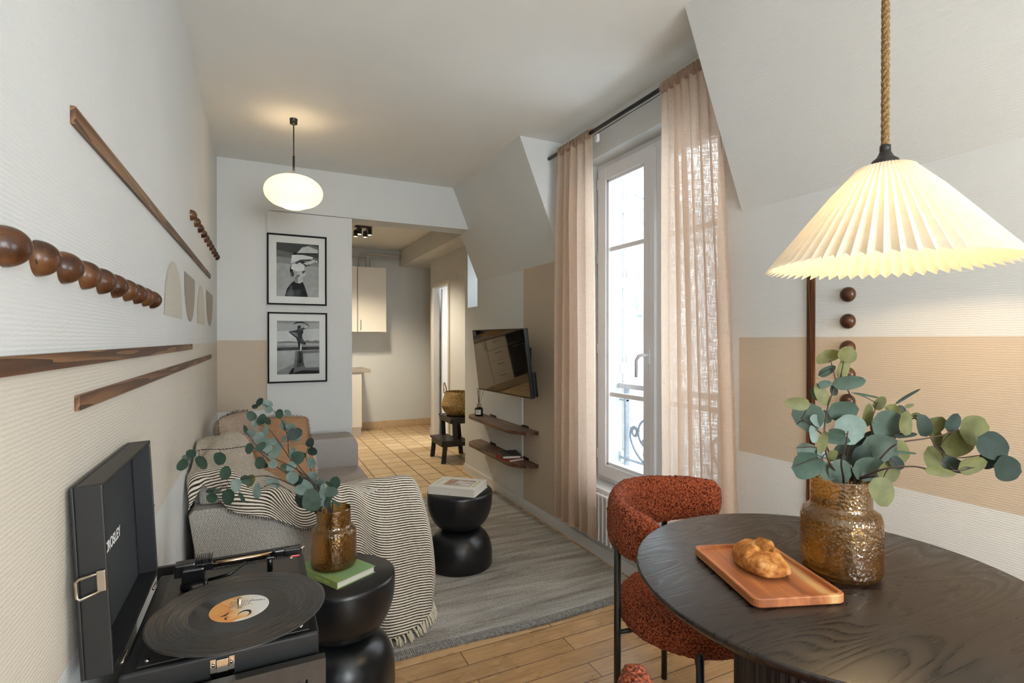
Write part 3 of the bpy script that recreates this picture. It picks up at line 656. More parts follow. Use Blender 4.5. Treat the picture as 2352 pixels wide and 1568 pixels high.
portrait = bg + [
    (1, [(.19, 0), (.24, .14), (.33, .24), (.42, .30), (.60, .30), (.66, .20), (.74, 0)]),            # shoulders
    (2, [(.24, 0), (.30, .18), (.36, .22), (.40, 0)]),
    (6, [(.42, .27), (.43, .40), (.46, .46), (.60, .46), (.61, .36), (.63, .29), (.54, .25)]),         # neck
    (4, [(.42, .27), (.43, .42), (.50, .40), (.50, .27)]),
    (5, ell(.52, .50, .19, .135, .1)), (1, ell(.345, .50, .035, .07)), (2, ell(.37, .42, .04, .05)),    # head, ear shade
    (7, [(.33, .52), (.37, .61), (.52, .65), (.64, .60), (.66, .53), (.56, .47), (.46, .48)]),          # blindfold
    (6, ell(.585, .43, .10, .07, .3)), (1, ell(.635, .475, .045, .012, .1)), (2, ell(.625, .45, .03, .010)), (3, ell(.50, .39, .05, .02, .5)),
    (1, [(.33, .60), (.36, .64), (.52, .67), (.62, .62), (.70, .57), (.74, .60), (.66, .66), (.54, .69), (.38, .67)]),
    (7, [(.33, .62), (.36, .78), (.62, .79), (.86, .76), (.84, .71), (.60, .70), (.45, .64)]),          # hat folds
    (2, [(.42, .64), (.56, .70), (.84, .72), (.80, .69), (.60, .67), (.46, .61)]),
    (6, [(.62, .63), (.90, .72), (.90, .66), (.72, .60)]), (2, [(.72, .60), (.78, .58), (.76, .63)]), (7, ell(.94, .68, .025, .02)),
    (1, [(.36, .78), (.48, .79), (.44, .84)]), (1, [(.48, .80), (.95, .82), (.99, .845), (.50, .82)]),
    (6, [(.48, .82), (.60, .93), (.80, .99), (.98, .95), (.98, .84)]), (3, [(.60, .93), (.74, .96), (.98, .90), (.98, .95), (.80, .99)])]
dancer = [(6, full), (5, [(0, .80), (1, .86), (1, 1), (0, 1)]), (4, [(0, .95), (1, .97), (1, 1), (0, 1)]),
    (3, [(0, .60), (.1, .615), (.3, .62), (.5, .60), (.62, .615), (.72, .64), (.82, .615), (.9, .64), (1, .625), (1, .56), (0, .56)]),
    (5, [(0, .585), (.4, .59), (1, .575), (1, .52), (0, .52)]), (4, [(0, .54), (1, .54), (1, .50), (0, .50)]),
    (1, [(0, .50), (1, .515), (1, .455), (0, .44)]), (6, [(0, .44), (1, .455), (1, .42), (0, .42)]),
    (4, [(0, .44), (.45, .44), (.42, 0), (0, 0)]), (5, [(0, .44), (.42, .44), (.40, .2), (0, .05)]),
    (3, [(.42, .44), (1, .45), (1, 0), (.38, 0)]), (5, [(.55, .38), (1, .40), (1, .12), (.66, .12)]), (2, [(.46, .42), (.60, .42), (.62, .16), (.46, .12)]), (1, [(.49, .43), (.56, .43), (.57, .22), (.50, .2)]),
    (1, [(.26, 0), (.34, .10), (.40, .13), (.38, 0)]), (1, [(.38, 0), (1, 0), (1, .06), (.6, .07), (.4, .03)]),
    (7, [(.52, .56), (.545, .47), (.575, .47), (.56, .56)]), (6, [(.53, .47), (.53, .44), (.56, .44), (.57, .47)]),
    (1, [(.26, .80), (.45, .83), (.48, .86), (.58, .86), (.62, .80), (.58, .72), (.60, .66), (.68, .56), (.62, .55), (.55, .58), (.48, .60), (.44, .68), (.34, .74)]),
    (3, [(.30, .79), (.46, .78), (.50, .70), (.44, .71)]), (2, [(.54, .62), (.58, .72), (.63, .60), (.62, .56)]), (0, [(.48, .60), (.50, .50), (.54, .50), (.54, .62)]),
    (2, [(.48, .85), (.60, .87), (.72, .93), (.73, .90), (.62, .83), (.52, .82)]), (1, ell(.515, .885, .045, .03, .3)),
    (1, [(.36, .93), (.44, .985), (.60, .985), (.70, .95), (.745, .93), (.72, .90), (.66, .955), (.52, .96), (.42, .945)]), (6, [(.62, .88), (.71, .93), (.725, .90), (.66, .86)])]
picture(.047, 1.5125, 'black framed black and white portrait of a blindfolded head, the upper of two', portrait)
picture(.050, .943, 'black framed black and white photograph of a dancer on a beach, the lower of two', dancer)

# ---- ceiling globe lamp ------------------------------------------------
lx, ly, lz = .178, 3.262, 2.112
o = thing('pendant_lamp', 'glowing flattened white globe lamp on a black cord near the back wall', 'lamp', (lx, ly, lz - .095))
m = MB(); m.at(lx, ly, 0); m.lathe([(.004, H - .035), (.02, H - .03), (.022, H - .001)], 20); m.build('ceiling_cap', 'black_metal', o)
m = MB(); m.tube([(lx, ly, H - .03), (lx, ly, 2.31)], .0035, 8); m.tube([(lx, ly, 2.32), (lx, ly, 2.2)], .006, 10); m.build('cord', 'cord_black', o)
m = MB(); m.at(lx, ly, lz); nn = 24
prof = [(.158 * max(0, math.cos(a)) ** .82, .093 * math.sin(a)) for a in [(-PI / 2 + .62) + (PI - .8) * i / nn for i in range(nn + 1)]] 
prof = [(.052, -.0935), (.056, -.092)] + prof[1:] + [(.02, .0925)]
m.lathe(prof, 96, False, True, lambda r, z, a: r * (1 + .010 * math.cos(44 * a) * (1 if r > .06 else 0))); sh = m.build('lamp_shade', 'globe_shade', o); 
sh.data.transform(Matrix.Translation((0, 0, -.095))); sh.location = (0, 0, .095)
m = MB(); m.at(lx, ly, lz - .0925); m.lathe([(.0005, .001), (.052, .001)], 32, False); m.build('diffuser', 'bulb', o)

# ---- radiator ------------------------------------------------------------
o = thing('radiator', 'low white finned radiator under the tall window', 'radiator', (1.74, 2.15, .12))
m = MB(); y = 1.62
while y < 2.90: m.box(1.712, 1.768, y, y + .012, .125, .385, .004); y += .038
m.build('fins', 'trim_white', o)
m = MB()
for xx in (1.722, 1.758): m.box(xx - .006, xx + .006, 1.61, 2.895, .375, .388)
m.box(1.738, 1.748, 1.615, 2.89, .13, .37); m.build('back_panel', 'trim_white', o)
for yy in (1.75, 2.72): m = MB(); m.box(1.75, XR - .0005, yy, yy + .03, .2, .24); m.build('wall_bracket', 'trim_white', o)

# ---- curtain rod and curtains ----------------------------------------------
o = thing('curtain_rod', 'thin black curtain rod across the top of the window bay', 'curtain rod', (1.672, 2.2, 2.40))
m = MB(); m.tube([(1.672, 1.512, 2.418), (1.672, 2.905, 2.418)], .011, 16); m.build('rod', 'black_metal', o)
m = MB(); m.tube([(1.706, 1.60, 2.417), (1.706, 2.84, 2.417)], .004, 8); m.build('rear_track', 'steel', o)
m = MB()
for yy in (2.41,): m.box(1.69, 1.705, yy - .01, yy + .01, 2.365, 2.405, .002)
m.build('clip', 'pvc_white', o)
def curtain(name, label, ya_t, yb_t, ya_b, yb_b, zt, zb, folds, seed, amp=.030, flat_edge=None):
    rnd = random.Random(seed); n, k = 170, 44
    ph = [rnd.uniform(-.5, .5) for _ in range(int(folds) + 2)]; am = [rnd.uniform(.55, 1.2) for _ in range(int(folds) + 2)]
    P, UV = [], []
    for j in range(k + 1):
        t_ = j / k; z = zt + (zb - zt) * t_; row, uv = [], []
        ya, yb = ya_t + (ya_b - ya_t) * t_ ** .7, yb_t + (yb_b - yb_t) * t_ ** .7
        for i in range(n + 1):
            s_ = i / n; q = s_ * folds; c = int(q)
            env = am[c] * (1 - (q - c)) + am[c + 1] * (q - c)
            if flat_edge is not None: 
                d_ = abs(s_ - flat_edge); env *= min(1, .12 + d_ * 4.5)
            a_ = amp * env * (.45 + .55 * min(1, t_ * 5)) * (1 - .15 * t_)
            w = math.sin(2 * PI * q + ph[c % len(ph)] * .6 + .35 * math.sin(3 * t_ + c))
            hi = .006 * math.sin(2 * PI * s_ * folds * 3.3 + 1) * max(0, 1 - t_ * 14)
            row.append((1.672 + a_ * w + hi + (.0 if t_ < .02 else .004 * math.sin(9 * s_ + 5 * t_)), ya + (yb - ya) * (s_ + .010 * math.sin(4 * PI * q) * (1 if 0 < i < n else 0)) , z + (.006 * math.sin(q * 7) if j == 0 else 0)))
            uv.append((s_, t_))
        P.append(row); UV.append(uv)
    m = MB(); m.grid(P, UV)
    o = thing(name, label, 'curtain', (1.672, (ya_t + yb_t) / 2, zb), 'linen curtains at the window')
    m.build('cloth', 'curtain_linen', o, recalc=False)
    hm = MB()
    for j0, j1, off in ((k - 1, k, .0012),):
        hm.grid([[(p[0] - off, p[1], p[2] - .0005) for p in P[j]] for j in (j0, j1)])
    hm.build('hem', 'curtain_linen', o, recalc=False)
    pk_ = MB(); tp = []
    for jj in range(9):
        a = 2 * PI * jj / 8; tp.append([(1.672 + .017 * math.cos(a) + .004 * math.sin(60 * i / n + 2 * math.cos(a)), ya_t + (yb_t - ya_t) * i / n, 2.418 + .024 * math.sin(a) + .004 * math.sin(i * .9)) for i in range(0, n + 1, 1)])
    pk_.grid(tp); pk_.build('rod_pocket', 'curtain_linen', o, recalc=False)
curtain('curtain', 'pinkish linen curtain at the left of the window, beside the painted stripe', 2.43, 2.785, 2.372, 2.825, 2.436, .153, 5, 3, .026, 0.0)
curtain('curtain', 'wide pinkish linen curtain at the right of the window, behind the rust chair', 1.575, 1.87, 1.417, 1.86, 2.436, .14, 7, 11, .030, 1.0)

# ---- television on arm -------------------------------------------------------
tc = Vector((1.545, 3.40, 1.099)); W_, H_ = .78, .468
ya, ti = .071, .122
u = Vector((math.sin(ya), -math.cos(ya), 0)); n0 = Vector((-math.cos(ya), -math.sin(ya), 0)); vv = Vector((0, 0, 1)) * math.cos(ti) + n0 * math.sin(ti); nn = u.cross(vv).normalized()
if nn.x > 0: nn = -nn
o = thing('television', 'black wall television tilted down over two wooden shelves', 'television', tuple(tc))
R = Matrix((u, vv, nn)).transposed().to_4x4(); R.translation = tc
m = MB(); m.X = R; m.box(-W_ / 2, W_ / 2, -H_ / 2, H_ / 2, -.030, -.001, .004); m.build('housing', 'plastic_black', o)
m = MB(); m.X = R; m.box(-W_ / 2 + .006, W_ / 2 - .006, -H_ / 2 + .012, H_ / 2 - .006, -.001, .001); m.build('screen', 'tv_screen', o)
m = MB(); m.X = R; m.box(-W_ / 2 + .08, W_ / 2 - .003, -H_ / 2 + .005, -H_ / 2 + .17, -.062, -.031, .008); m.build('rear_case', 'plastic_black', o)
m = MB(); pb = R @ Vector((0, 0, -.06)); m.tube([tuple(R @ Vector((0, 0, -.031))), tuple(pb), (XR - .02, 3.42, 1.10)], .016, 8); m.box(XR - .02, XR - .0005, 3.34, 3.50, 1.0, 1.2, .002); m.build('wall_arm', 'black_metal', o)
m = MB(); m.box(XR - .012, XR - .0005, 3.468, 3.484, .36, .60); m.box(XR - .012, XR - .0005, 3.468, 3.484, .62, .98)
solo('cable_cover', m, 'trim_white', (XR - .006, 3.476, .36), 'narrow white cable cover running down the wall from the television', 'cable cover')

# ---- shelves -------------------------------------------------------------------
def shelf(zt, label):
    y0, y1, dp, r0, r1 = 3.235, 4.30, .168, .20, .16
    pts = [(XR, y0)] + [(XR - dp + dp * (1 - math.sin(a)), y0 + r0 * (1 - math.cos(a))) for a in [PI / 2 * i / 12 for i in range(13)]]
    pts += [(XR - dp * math.cos(a), y1 - r1 + r1 * math.sin(a)) for a in [PI / 2 * i / 12 for i in range(13)]]
    o = thing('wall_shelf', label, 'shelf', (XR, (y0 + y1) / 2, zt - .024), 'wooden shelves under the television')
    seen = []; [seen.append(p) for p in pts if p not in seen]
    m = MB(); m.prism(seen, zt - .024, zt); m.build('board', 'shelf_wood', o)
    for yy in (3.44, 4.03):
        m = MB(); m.box(XR - .004, XR - .0004, yy - .06, yy + .06, zt - .02, zt + .016); m.box(XR - .10, XR - .003, yy - .05, yy + .05, zt - .028, zt - .0245); m.build('bracket', 'black_metal', o)
shelf(.607, 'upper dark wooden wall shelf with rounded ends, holding the scent diffuser'); shelf(.372, 'lower dark wooden wall shelf with rounded ends, holding two small books')

def book(name, label, cx, cy, z, lx, ly, h, rz, cover, spine='-x', group=None, extra=None):
    """cover pair, spine on -x side, page block inset"""
    o = thing(name, label, 'book', (cx, cy, z), group)
    m = MB(); m.at(cx, cy, z, rz); t_ = .0025
    m.box(-lx / 2, lx / 2, -ly / 2, ly / 2, 0, t_, .0008); m.box(-lx / 2, lx / 2, -ly / 2, ly / 2, h - t_, h, .0008); m.box(-lx / 2, -lx / 2 + t_, -ly / 2, ly / 2, t_, h - t_)
    m.build('cover', cover, o)
    m = MB(); m.at(cx, cy, z, rz); m.box(-lx / 2 + t_, lx / 2 - .004, -ly / 2 + .004, ly / 2 - .004, t_, h - t_); m.build('pages', 'page_block', o)
    return o
book('book', 'small red book lying under the dark book on the lower wall shelf', 1.672, 3.485, .372, .13, .19, .018, .12, 'book_red', group='books on the lower shelf')
book('book', 'small dark covered book on top of the red book on the lower wall shelf', 1.682, 3.510, .390, .135, .20, .020, -.28, 'book_dark', group='books on the lower shelf')

# ---- reed diffuser -----------------------------------------------------------------
dx, dy, dz = 1.695, 4.15, .607
o = thing('reed_diffuser', 'small black reed diffuser bottle with sticks on the upper wall shelf', 'diffuser', (dx, dy, dz))
m = MB(); m.at(dx, dy, dz); m.lathe([(.030, 0), (.036, .003), (.036, .062), (.030, .068), (.018, .071), (.016, .078)], 28); m.build('bottle', 'diffuser_glass', o)
m = MB(); m.at(dx, dy, dz); m.lathe([(.019, .074), (.019, .100)], 24); m.build('collar', 'wood_cap', o)
m = MB(); m.at(dx, dy, dz, -2.1)
for i in range(8):
    a = -.75 + i * .17; b = a + .17; m.add([(.0364 * math.cos(a), .0364 * math.sin(a), .012), (.0364 * math.cos(b), .0364 * math.sin(b), .012), (.0364 * math.cos(b), .0364 * math.sin(b), .052), (.0364 * math.cos(a), .0364 * math.sin(a), .052)], [(0, 1, 2, 3)])
lb = m.build('label', 'paper_white', o)
m = MB(); m.at(dx, dy, dz, -2.1)
for z_, a0, a1 in ((.043, -.5, .0), (.034, -.5, .3), (.027, -.5, .2)):
    for i in range(4):
        a = a0 + (a1 - a0) * i / 4; b = a0 + (a1 - a0) * (i + 1) / 4
        m.add([(.0367 * math.cos(q), .0367 * math.sin(q), zz) for q, zz in ((a, z_), (b, z_), (b, z_ + .0025), (a, z_ + .0025))], [(0, 1, 2, 3)])
m.build('print', 'ink_grey', lb)
rr = random.Random(4)
for i in range(8):
    a = rr.uniform(0, 6.28); s_ = rr.uniform(.02, .055); m = MB()
    m.tube([(dx - .008 * math.cos(a), dy - .008 * math.sin(a), dz + .05), (dx + s_ * math.cos(a), dy + s_ * math.sin(a), dz + rr.uniform(.22, .25))], .0016, 6); m.build('reed', 'cord_black', o)

# ---- rug -----------------------------------------------------------------------------
rx0, rx1, ry0, ry1 = .43, 1.735, 2.015, 4.02
P = []; nx, ny = 60, 70
for j in range(ny + 1):
    row = []
    for i in range(nx + 1):
        u_, v_ = i / nx, j / ny; x = rx0 + (rx1 - rx0) * u_; y = ry0 + (ry1 - ry0) * v_ + (1 - v_) ** 3 * (.012 * math.sin(7 * u_ + .8))
        row.append((x + .004 * math.sin(9 * v_), y, .009 + .002 * noise.noise((x * 5, y * 5, 0))))
    P.append(row)
o = thing('rug', 'mottled grey brown woven rug between the sofa and the window wall', 'rug', (1.08, 3.0, 0))
m = MB(); m.grid(P)
edge = [P[0][i] for i in range(nx + 1)] + [P[j][nx] for j in range(1, ny + 1)] + [P[ny][i] for i in range(nx - 1, -1, -1)] + [P[j][0] for j in range(ny - 1, 0, -1)]
k = len(edge); m.add([(x, y, z) for x, y, z in edge] + [(x, y, .0005) for x, y, z in edge], [(i, (i + 1) % k, k + (i + 1) % k, k + i) for i in range(k)], False)
m.build('field', 'rug_wool', o)
m = MB()
for rows, dy in ((0, 1), ):
    g = [[(p[0], p[1] - .004 + .05 * q, p[2] + .0035 * math.sin(PI * min(1, .12 + q))) for p in P[0]] for q in (0, .15, .5, .85, 1)]
    m.grid(g); e0 = g[0]; m.grid([[(p[0], p[1] - .001, .0005) for p in e0], e0])
m.build('border', 'rug_border', o)
# ================================================================ SOFA AND TEXTILES
def fuzz(o, amp, freq, seed=0, lo=None):
    me = o.data; me.update(); ns = [v.normal.copy() for v in me.vertices]
    for v, n_ in zip(me.vertices, ns):
        p = v.co * freq + Vector((seed, seed * 2.1, 0)); a = noise.noise(p) + .5 * noise.noise(p * 2.3)
        if lo: a += lo * noise.noise(v.co * freq * .08)
        v.co += n_ * amp * a
SX0, SX1, SY0, SY1 = -.252, .62, 2.36, 3.93
so = thing('sofa', 'light grey woven sofa against the left wall', 'sofa', (.18, 3.1, 0))
m = MB(); m.box(SX0 + .03, SX1 - .03, SY0 + .02, SY1 - .02, .06, .26, .02); m.build('base', 'sofa_weave', so)
def arm(y0, y1, x1, mat):
    m = MB(); z0, z1 = .05, .592; n = 10
    pr = [(SX0 + .075, z0), (SX0, z1 - .02), (SX0 + .015, z1), (x1 - .05, z1), (x1 - .02, z1 - .01), (x1, z1 - .05), (x1 + .005, z0)]
    k = len(pr); e = .012
    rings = [(y0, .010), (y0 + .003, .003), (y0 + e, 0), (y1 - e, 0), (y1 - .003, .003), (y1, .010)]
    cx = sum(p[0] for p in pr) / k; cz = sum(p[1] for p in pr) / k
    vs = []
    for y, s_ in rings:
        for x, z in pr:
            dx_, dz_ = x - cx, z - cz; L = math.hypot(dx_, dz_); vs.append((x - dx_ / L * s_, y, z - dz_ / L * s_))
    fs = [(i * k + j, i * k + (j + 1) % k, (i + 1) * k + (j + 1) % k, (i + 1) * k + j) for i in range(len(rings) - 1) for j in range(k)]
    fs += [list(range(k)), list(range((len(rings) - 1) * k, len(rings) * k))[::-1]]
    m.add(vs, fs, False); return m.build('armrest', mat, so)
arm(SY0, SY0 + .12, SX1 + .02, 'sofa_weave'); arm(3.68, SY1, .608, 'seat_fabric')
m = MB(); m.box(-.06, SX1 - .005, SY0 + .125, 3.675, .255, .402, .03); q = m.build('seat_cushion', 'seat_fabric', so)
m = MB(); m.box(SX0 + .005, -.10, SY0 + .124, 3.675, .1, .70, .03); m.build('backrest', 'sofa_weave', so)
m = MB(); m.box(SX0 + .03, -.055, SY0 + .05, SY0 + .122, .594, .70, .022); m.build('bolster', 'sofa_weave', so)
for x in (-.15, .52):
    for y in (SY0 + .08, SY1 - .08): m = MB(); m.box(x - .02, x + .02, y - .02, y + .02, .0 if x < 0 else .0135, .06); m.build('foot', 'black_metal', so)

def cushion(name, label, c, w, h, th, ax_u, ax_v, mat, fringe=None, seed=1):
    u = Vector(ax_u).normalized(); v = Vector(ax_v); v = (v - u * v.dot(u)).normalized(); n_ = u.cross(v); c = Vector(c); N = 30
    def side(sg):
        P = []
        for i in range(N + 1):
            row = []
            for j in range(N + 1):
                a, b = i / N * 2 - 1, j / N * 2 - 1; cr = 1 - .11 * (abs(a * b)) ** 2.2
                k_ = (1 - a ** 4) * (1 - b ** 4); hgt = th * .5 * max(0, k_) ** .45
                pin = 1 - .07 * (1 - abs(b)) * 0 - .05 * (1 - b * b) * abs(a) ** 6
                pin2 = 1 - .05 * (1 - a * a) * abs(b) ** 6
                q = c + u * (a * w / 2 * pin2 * cr) * pin + v * (b * h / 2 * pin2 * cr) + n_ * (sg * hgt)
                wr = noise.noise(Vector((a * 3 + seed, b * 3, sg))) * .012 * k_ + noise.noise(Vector((a * 9 + seed, b * 5, sg))) * .004 * k_
                row.append(q + n_ * wr * sg)
            P.append(row)
        return P
    o = thing(name, label, 'cushion', tuple(c - Vector((0, 0, h * .45))), 'cushions on the sofa')
    m = MB(); m.grid(side(1)); m.grid(side(-1)); cv = m.build('cover', mat, o)
    if fringe:
        m = MB(); r_ = random.Random(seed)
        for e in range(4):
            for k in range(70):
                s_ = k / 70 * 2 - 1; a, b = [(s_, 1), (s_, -1), (1, s_), (-1, s_)][e]
                cr = 1 - .11 * (abs(a * b)) ** 2.2; p = c + u * (a * w / 2 * .94 * cr) + v * (b * h / 2 * .94 * cr); d_ = (u * a * (e > 1) + v * b * (e < 2)) * r_.uniform(.010, .02) + n_ * r_.uniform(-.006, .006)
                m.tube([p, p + d_], [.0016, .0008], 4, False)
        m.build('fringe', fringe, o)['kind'] = 'stuff'
    return o
cushion('cushion', 'greyish beige linen cushion with frayed edge against the left wall', (-.10, 3.22, .685), .37, .36, .13, (.42, .90, 0), (-.18, 0, 1), 'cushion_beige', 'dark_fringe', 2)
cushion('cushion', 'tan cushion standing upright on the sofa, taller of the two tan ones', (.10, 3.52, .60), .38, .38, .13, (1, -.10, 0), (.02, .22, 1), 'cushion_tan', 'dark_fringe', 5)
cushion('cushion', 'tan cushion leaning in front of the taller tan one behind the leaves', (.12, 3.12, .545), .34, .29, .13, (.98, .15, 0), (-.12, .5, .86), 'cushion_tan', 'cream_fringe', 9)

# throw ------------------------------------------------------------------------
DZ = .045
cols = [
 [(-.245, 3.05, .76), (-.25, 2.85, .77), (-.252, 2.65, .75), (-.252, 2.5, .72), (-.25, 2.43, .69), (-.248, 2.37, .65), (-.25, 2.34, .60)],
 [(-.18, 3.08, .80), (-.18, 2.88, .80), (-.19, 2.68, .765), (-.20, 2.53, .735), (-.20, 2.44, .725), (-.20, 2.405, .705), (-.20, 2.398, .68)],
 [(-.08, 3.02, .78), (-.08, 2.86, .77), (-.09, 2.68, .745), (-.09, 2.53, .72), (-.08, 2.40, .685), (-.085, 2.345, .63), (-.10, 2.338, .585)],
 [(.0, 2.98, .62), (.0, 2.83, .63), (.0, 2.68, .64), (.02, 2.54, .645), (.02, 2.42, .635), (.03, 2.345, .615), (.03, 2.33, .54)],
 [(.12, 2.88, .43), (.13, 2.73, .50), (.14, 2.60, .60), (.15, 2.5, .63), (.15, 2.42, .632), (.15, 2.345, .61), (.15, 2.325, .50)],
 [(.26, 2.75, .43), (.27, 2.64, .50), (.28, 2.57, .60), (.28, 2.5, .628), (.28, 2.4, .628), (.28, 2.345, .605), (.28, 2.322, .46)],
 [(.36, 2.70, .42), (.36, 2.62, .50), (.36, 2.56, .61), (.37, 2.45, .628), (.38, 2.345, .60), (.40, 2.31, .36), (.40, 2.22, .025)],
 [(.48, 2.66, .45), (.49, 2.59, .59), (.5, 2.5, .63), (.5, 2.37, .622), (.51, 2.31, .42), (.52, 2.26, .18), (.50, 2.15, .022)],
 [(.58, 2.64, .45), (.59, 2.59, .58), (.60, 2.5, .628), (.60, 2.37, .618), (.63, 2.31, .42), (.65, 2.28, .2), (.62, 2.20, .03)],
 [(.635, 2.63, .45), (.65, 2.58, .56), (.66, 2.5, .60), (.665, 2.38, .59), (.70, 2.325, .42), (.715, 2.29, .2), (.70, 2.28, .04)],
 [(.66, 2.61, .40), (.675, 2.58, .46), (.685, 2.5, .50), (.695, 2.4, .45), (.712, 2.37, .35), (.722, 2.34, .2), (.715, 2.34, .06)]]
for q_ in range(4):
    for r_, dy_ in ((0, .20), (1, .11), (2, .03)):
        x_, y_, z_ = cols[q_][r_]; cols[q_][r_] = (x_, y_ - dy_, z_ - (.01 if q_ in (1, 2) else 0))
for q_ in range(4, 11):
    cols[q_] = [(x_, 2.4 + (y_ - 2.4) * .5 if y_ > 2.4 else y_, z_ - .019 if z_ > .4 else z_) for x_, y_, z_ in cols[q_]]
C2 = [crom(c, 12) for c in cols]; nr = len(C2[0])
G = [crom([C2[i][j] for i in range(len(cols))], 14) for j in range(nr)]
nc = len(G[0]); UV = [[None] * nc for _ in range(nr)]
for i in range(nc):
    acc = [0]
    for j in range(1, nr): acc.append(acc[-1] + (G[j][i] - G[j - 1][i]).length)
    base = acc[36]
    for j in range(nr): UV[j][i] = (i / nc * 1.1, acc[j] - base)
P = []
for j in range(nr):
    row = []
    for i in range(nc):
        p = G[j][i]; a = G[min(j + 1, nr - 1)][i] - G[max(j - 1, 0)][i]; b = G[j][min(i + 1, nc - 1)] - G[j][max(i - 1, 0)]
        n_ = b.cross(a); n_ = n_.normalized() if n_.length > 1e-7 else Vector((0, 0, 1))
        if n_.z < 0 and abs(n_.z) > .5: n_ = -n_
        if abs(n_.z) <= .5 and n_.y > 0: n_ = -n_
        u_ = i / nc; t_ = j / nr
        wr = .5 + .5 * math.sin(u_ * 40 + (2.6 if u_ < .5 else .7) * math.sin(t_ * 4) + 2 * noise.noise(Vector((u_ * 4, t_ * 3, 0))))
        amp = .006 + .012 * (u_ < .45) + .004 * max(0, t_ - .5)
        big = .5 + .5 * noise.noise(Vector((u_ * 9, t_ * 7, 4)))
        row.append(p + n_ * (amp * wr * (1 if u_ < .5 else .8) + .012 * big * (u_ < .5) + .002))
    P.append(row)
for row in P:
    for p in row:
        p.x = max(p.x, XL + .006); p.z = max(p.z, .014)
o = thing('throw_blanket', 'cream and dark striped throw with fringes draped over the near sofa arm', 'blanket', (.35, 2.3, .0))
m = MB(); m.grid(P, UV); m.build('cloth', 'throw_stripes', o, recalc=False)
m = MB(); r_ = random.Random(8)
i = int(nc * .60)
while i < nc - 4:
    p = P[-1][i]; L = r_.uniform(.05, .075); fx = r_.uniform(-.008, .012)
    for s_ in range(5):
        dd = Vector((fx + r_.uniform(-.006, .006), -.3 * L + r_.uniform(-.006, .004), 0)); q = p + Vector((r_.uniform(-.004, .004), 0, 0))
        e = Vector((q.x + dd.x, q.y - L * .75, max(.0135, q.z - L * .7))); md = (q + e) / 2 + Vector((r_.uniform(-.004, .004), 0, .004))
        m.tube([q, md, e], [.0024, .0022, .0012], 5, False)
    i += 2
m.build('fringe', 'cream_fringe', o)['kind'] = 'stuff'
m = MB()
for i in range(int(nc * .18), int(nc * .56)):
    for s_ in range(2):
        p = P[-1][i]; m.tube([p, p + Vector((r_.uniform(-.004, .004), r_.uniform(-.006, .001), -r_.uniform(.008, .016)))], [.0014, .0007], 4, False)
m.build('short_fringe', 'dark_fringe', o)['kind'] = 'stuff'

# ================================================================ HOURGLASS SIDE TABLES
def hourglass(cx, cy, label):
    o = thing('side_table', label, 'side table', (cx, cy, .0), 'black hourglass side tables')
    R_ = .181; zn = .212; rn = .075
    up = [(rn, zn)]; N = 26
    for k in range(1, N + 1):
        a = PI / 2 * k / N; up.append((rn + (R_ - rn) * math.sin(a) ** .92, zn + (.165) * max(0, 1 - math.cos(a)) ** .95))
    up += [(R_, .402), (R_ - .0015, .4165), (R_ - .007, .420), (.0005, .420)]
    m = MB(); m.at(cx, cy, 0); m.lathe(up, 96, False); m.build('bowl_top', 'black_paint', o)
    lo = [(.0005, .011), (R_ - .004, .011), (R_, .016), (R_, .06)]
    for k in range(1, N + 1):
        a = PI / 2 * k / N; lo.append((rn + (R_ - rn) * max(0, math.cos(a)) ** .92, .06 + (zn - .062) * math.sin(a) ** .95))
    m = MB(); m.at(cx, cy, 0); m.lathe(lo, 96, False); m.build('dome_base', 'black_paint', o)
hourglass(1.006, 2.745, 'black hourglass side table by the rug centre, carrying the large white book')
# the nearer one stands half on bare floor beside the record cabinet
hourglass(.268, 1.94, 'black hourglass side table in front of the sofa arm, carrying the green book and vase')
gb = book('book', 'worn green hardback book under the amber vase on the near side table', .246, 1.966, .420, .162, .236, .024, .50, 'book_green')
wb = book('book', 'large white coffee table book with a room photo on its cover', .994, 2.734, .420, .27, .213, .042, -.738, 'book_white')
def local(mb, cx, cy, z, rz): mb.at(cx, cy, z, rz); return mb
m = local(MB(), .994, 2.734, .420, -.738); zz = .0421
m.m = 0; m.add([(-.07, -.055, zz), (.085, -.055, zz), (.085, .06, zz), (-.07, .06, zz)], [(0, 1, 2, 3)])
m.m = 1; m.add([(-.03, -.045, zz + .0002), (.08, -.045, zz + .0002), (.08, .04, zz + .0002), (-.01, .045, zz + .0002)], [(0, 1, 2, 3)])
m.m = 0; m.add([(-.05, -.03, zz + .0004), (.015, -.035, zz + .0004), (.015, -.018, zz + .0004), (-.05, -.012, zz + .0004)], [(0, 1, 2, 3)]); m.add([(.04, .0, zz + .0004), (.075, -.002, zz + .0004), (.075, .01, zz + .0004), (.04, .008, zz + .0004)], [(0, 1, 2, 3)])
m.build('cover_picture', ['photo_tan', 'photo_light'], wb)
def text_mesh(txt, size, mat, name, parent, X, extrude=.0003, bold=0):
    cu = bpy.data.curves.new('t', 'FONT'); cu.body = txt; cu.size = size; cu.extrude = extrude; cu.align_x = 'CENTER'; cu.align_y = 'CENTER'; cu.offset = bold
    to = bpy.data.objects.new('t', cu); COL.objects.link(to); bpy.context.view_layer.update()
    me = bpy.data.meshes.new_from_object(to.evaluated_get(bpy.context.evaluated_depsgraph_get())); bpy.data.objects.remove(to)
    me.name = name; off = Vector((0, 0, 0)); p = parent
    while p is not None: off += p.location; p = p.parent
    me.transform(Matrix.Translation(-off) @ X); me.materials.clear(); me.materials.append(MATS[mat])
    o = bpy.data.objects.new(name, me); COL.objects.link(o); o.parent = parent; return o
B = Matrix.Translation((.994, 2.734, .4622)) @ Matrix.Rotation(-.738, 4, 'Z')
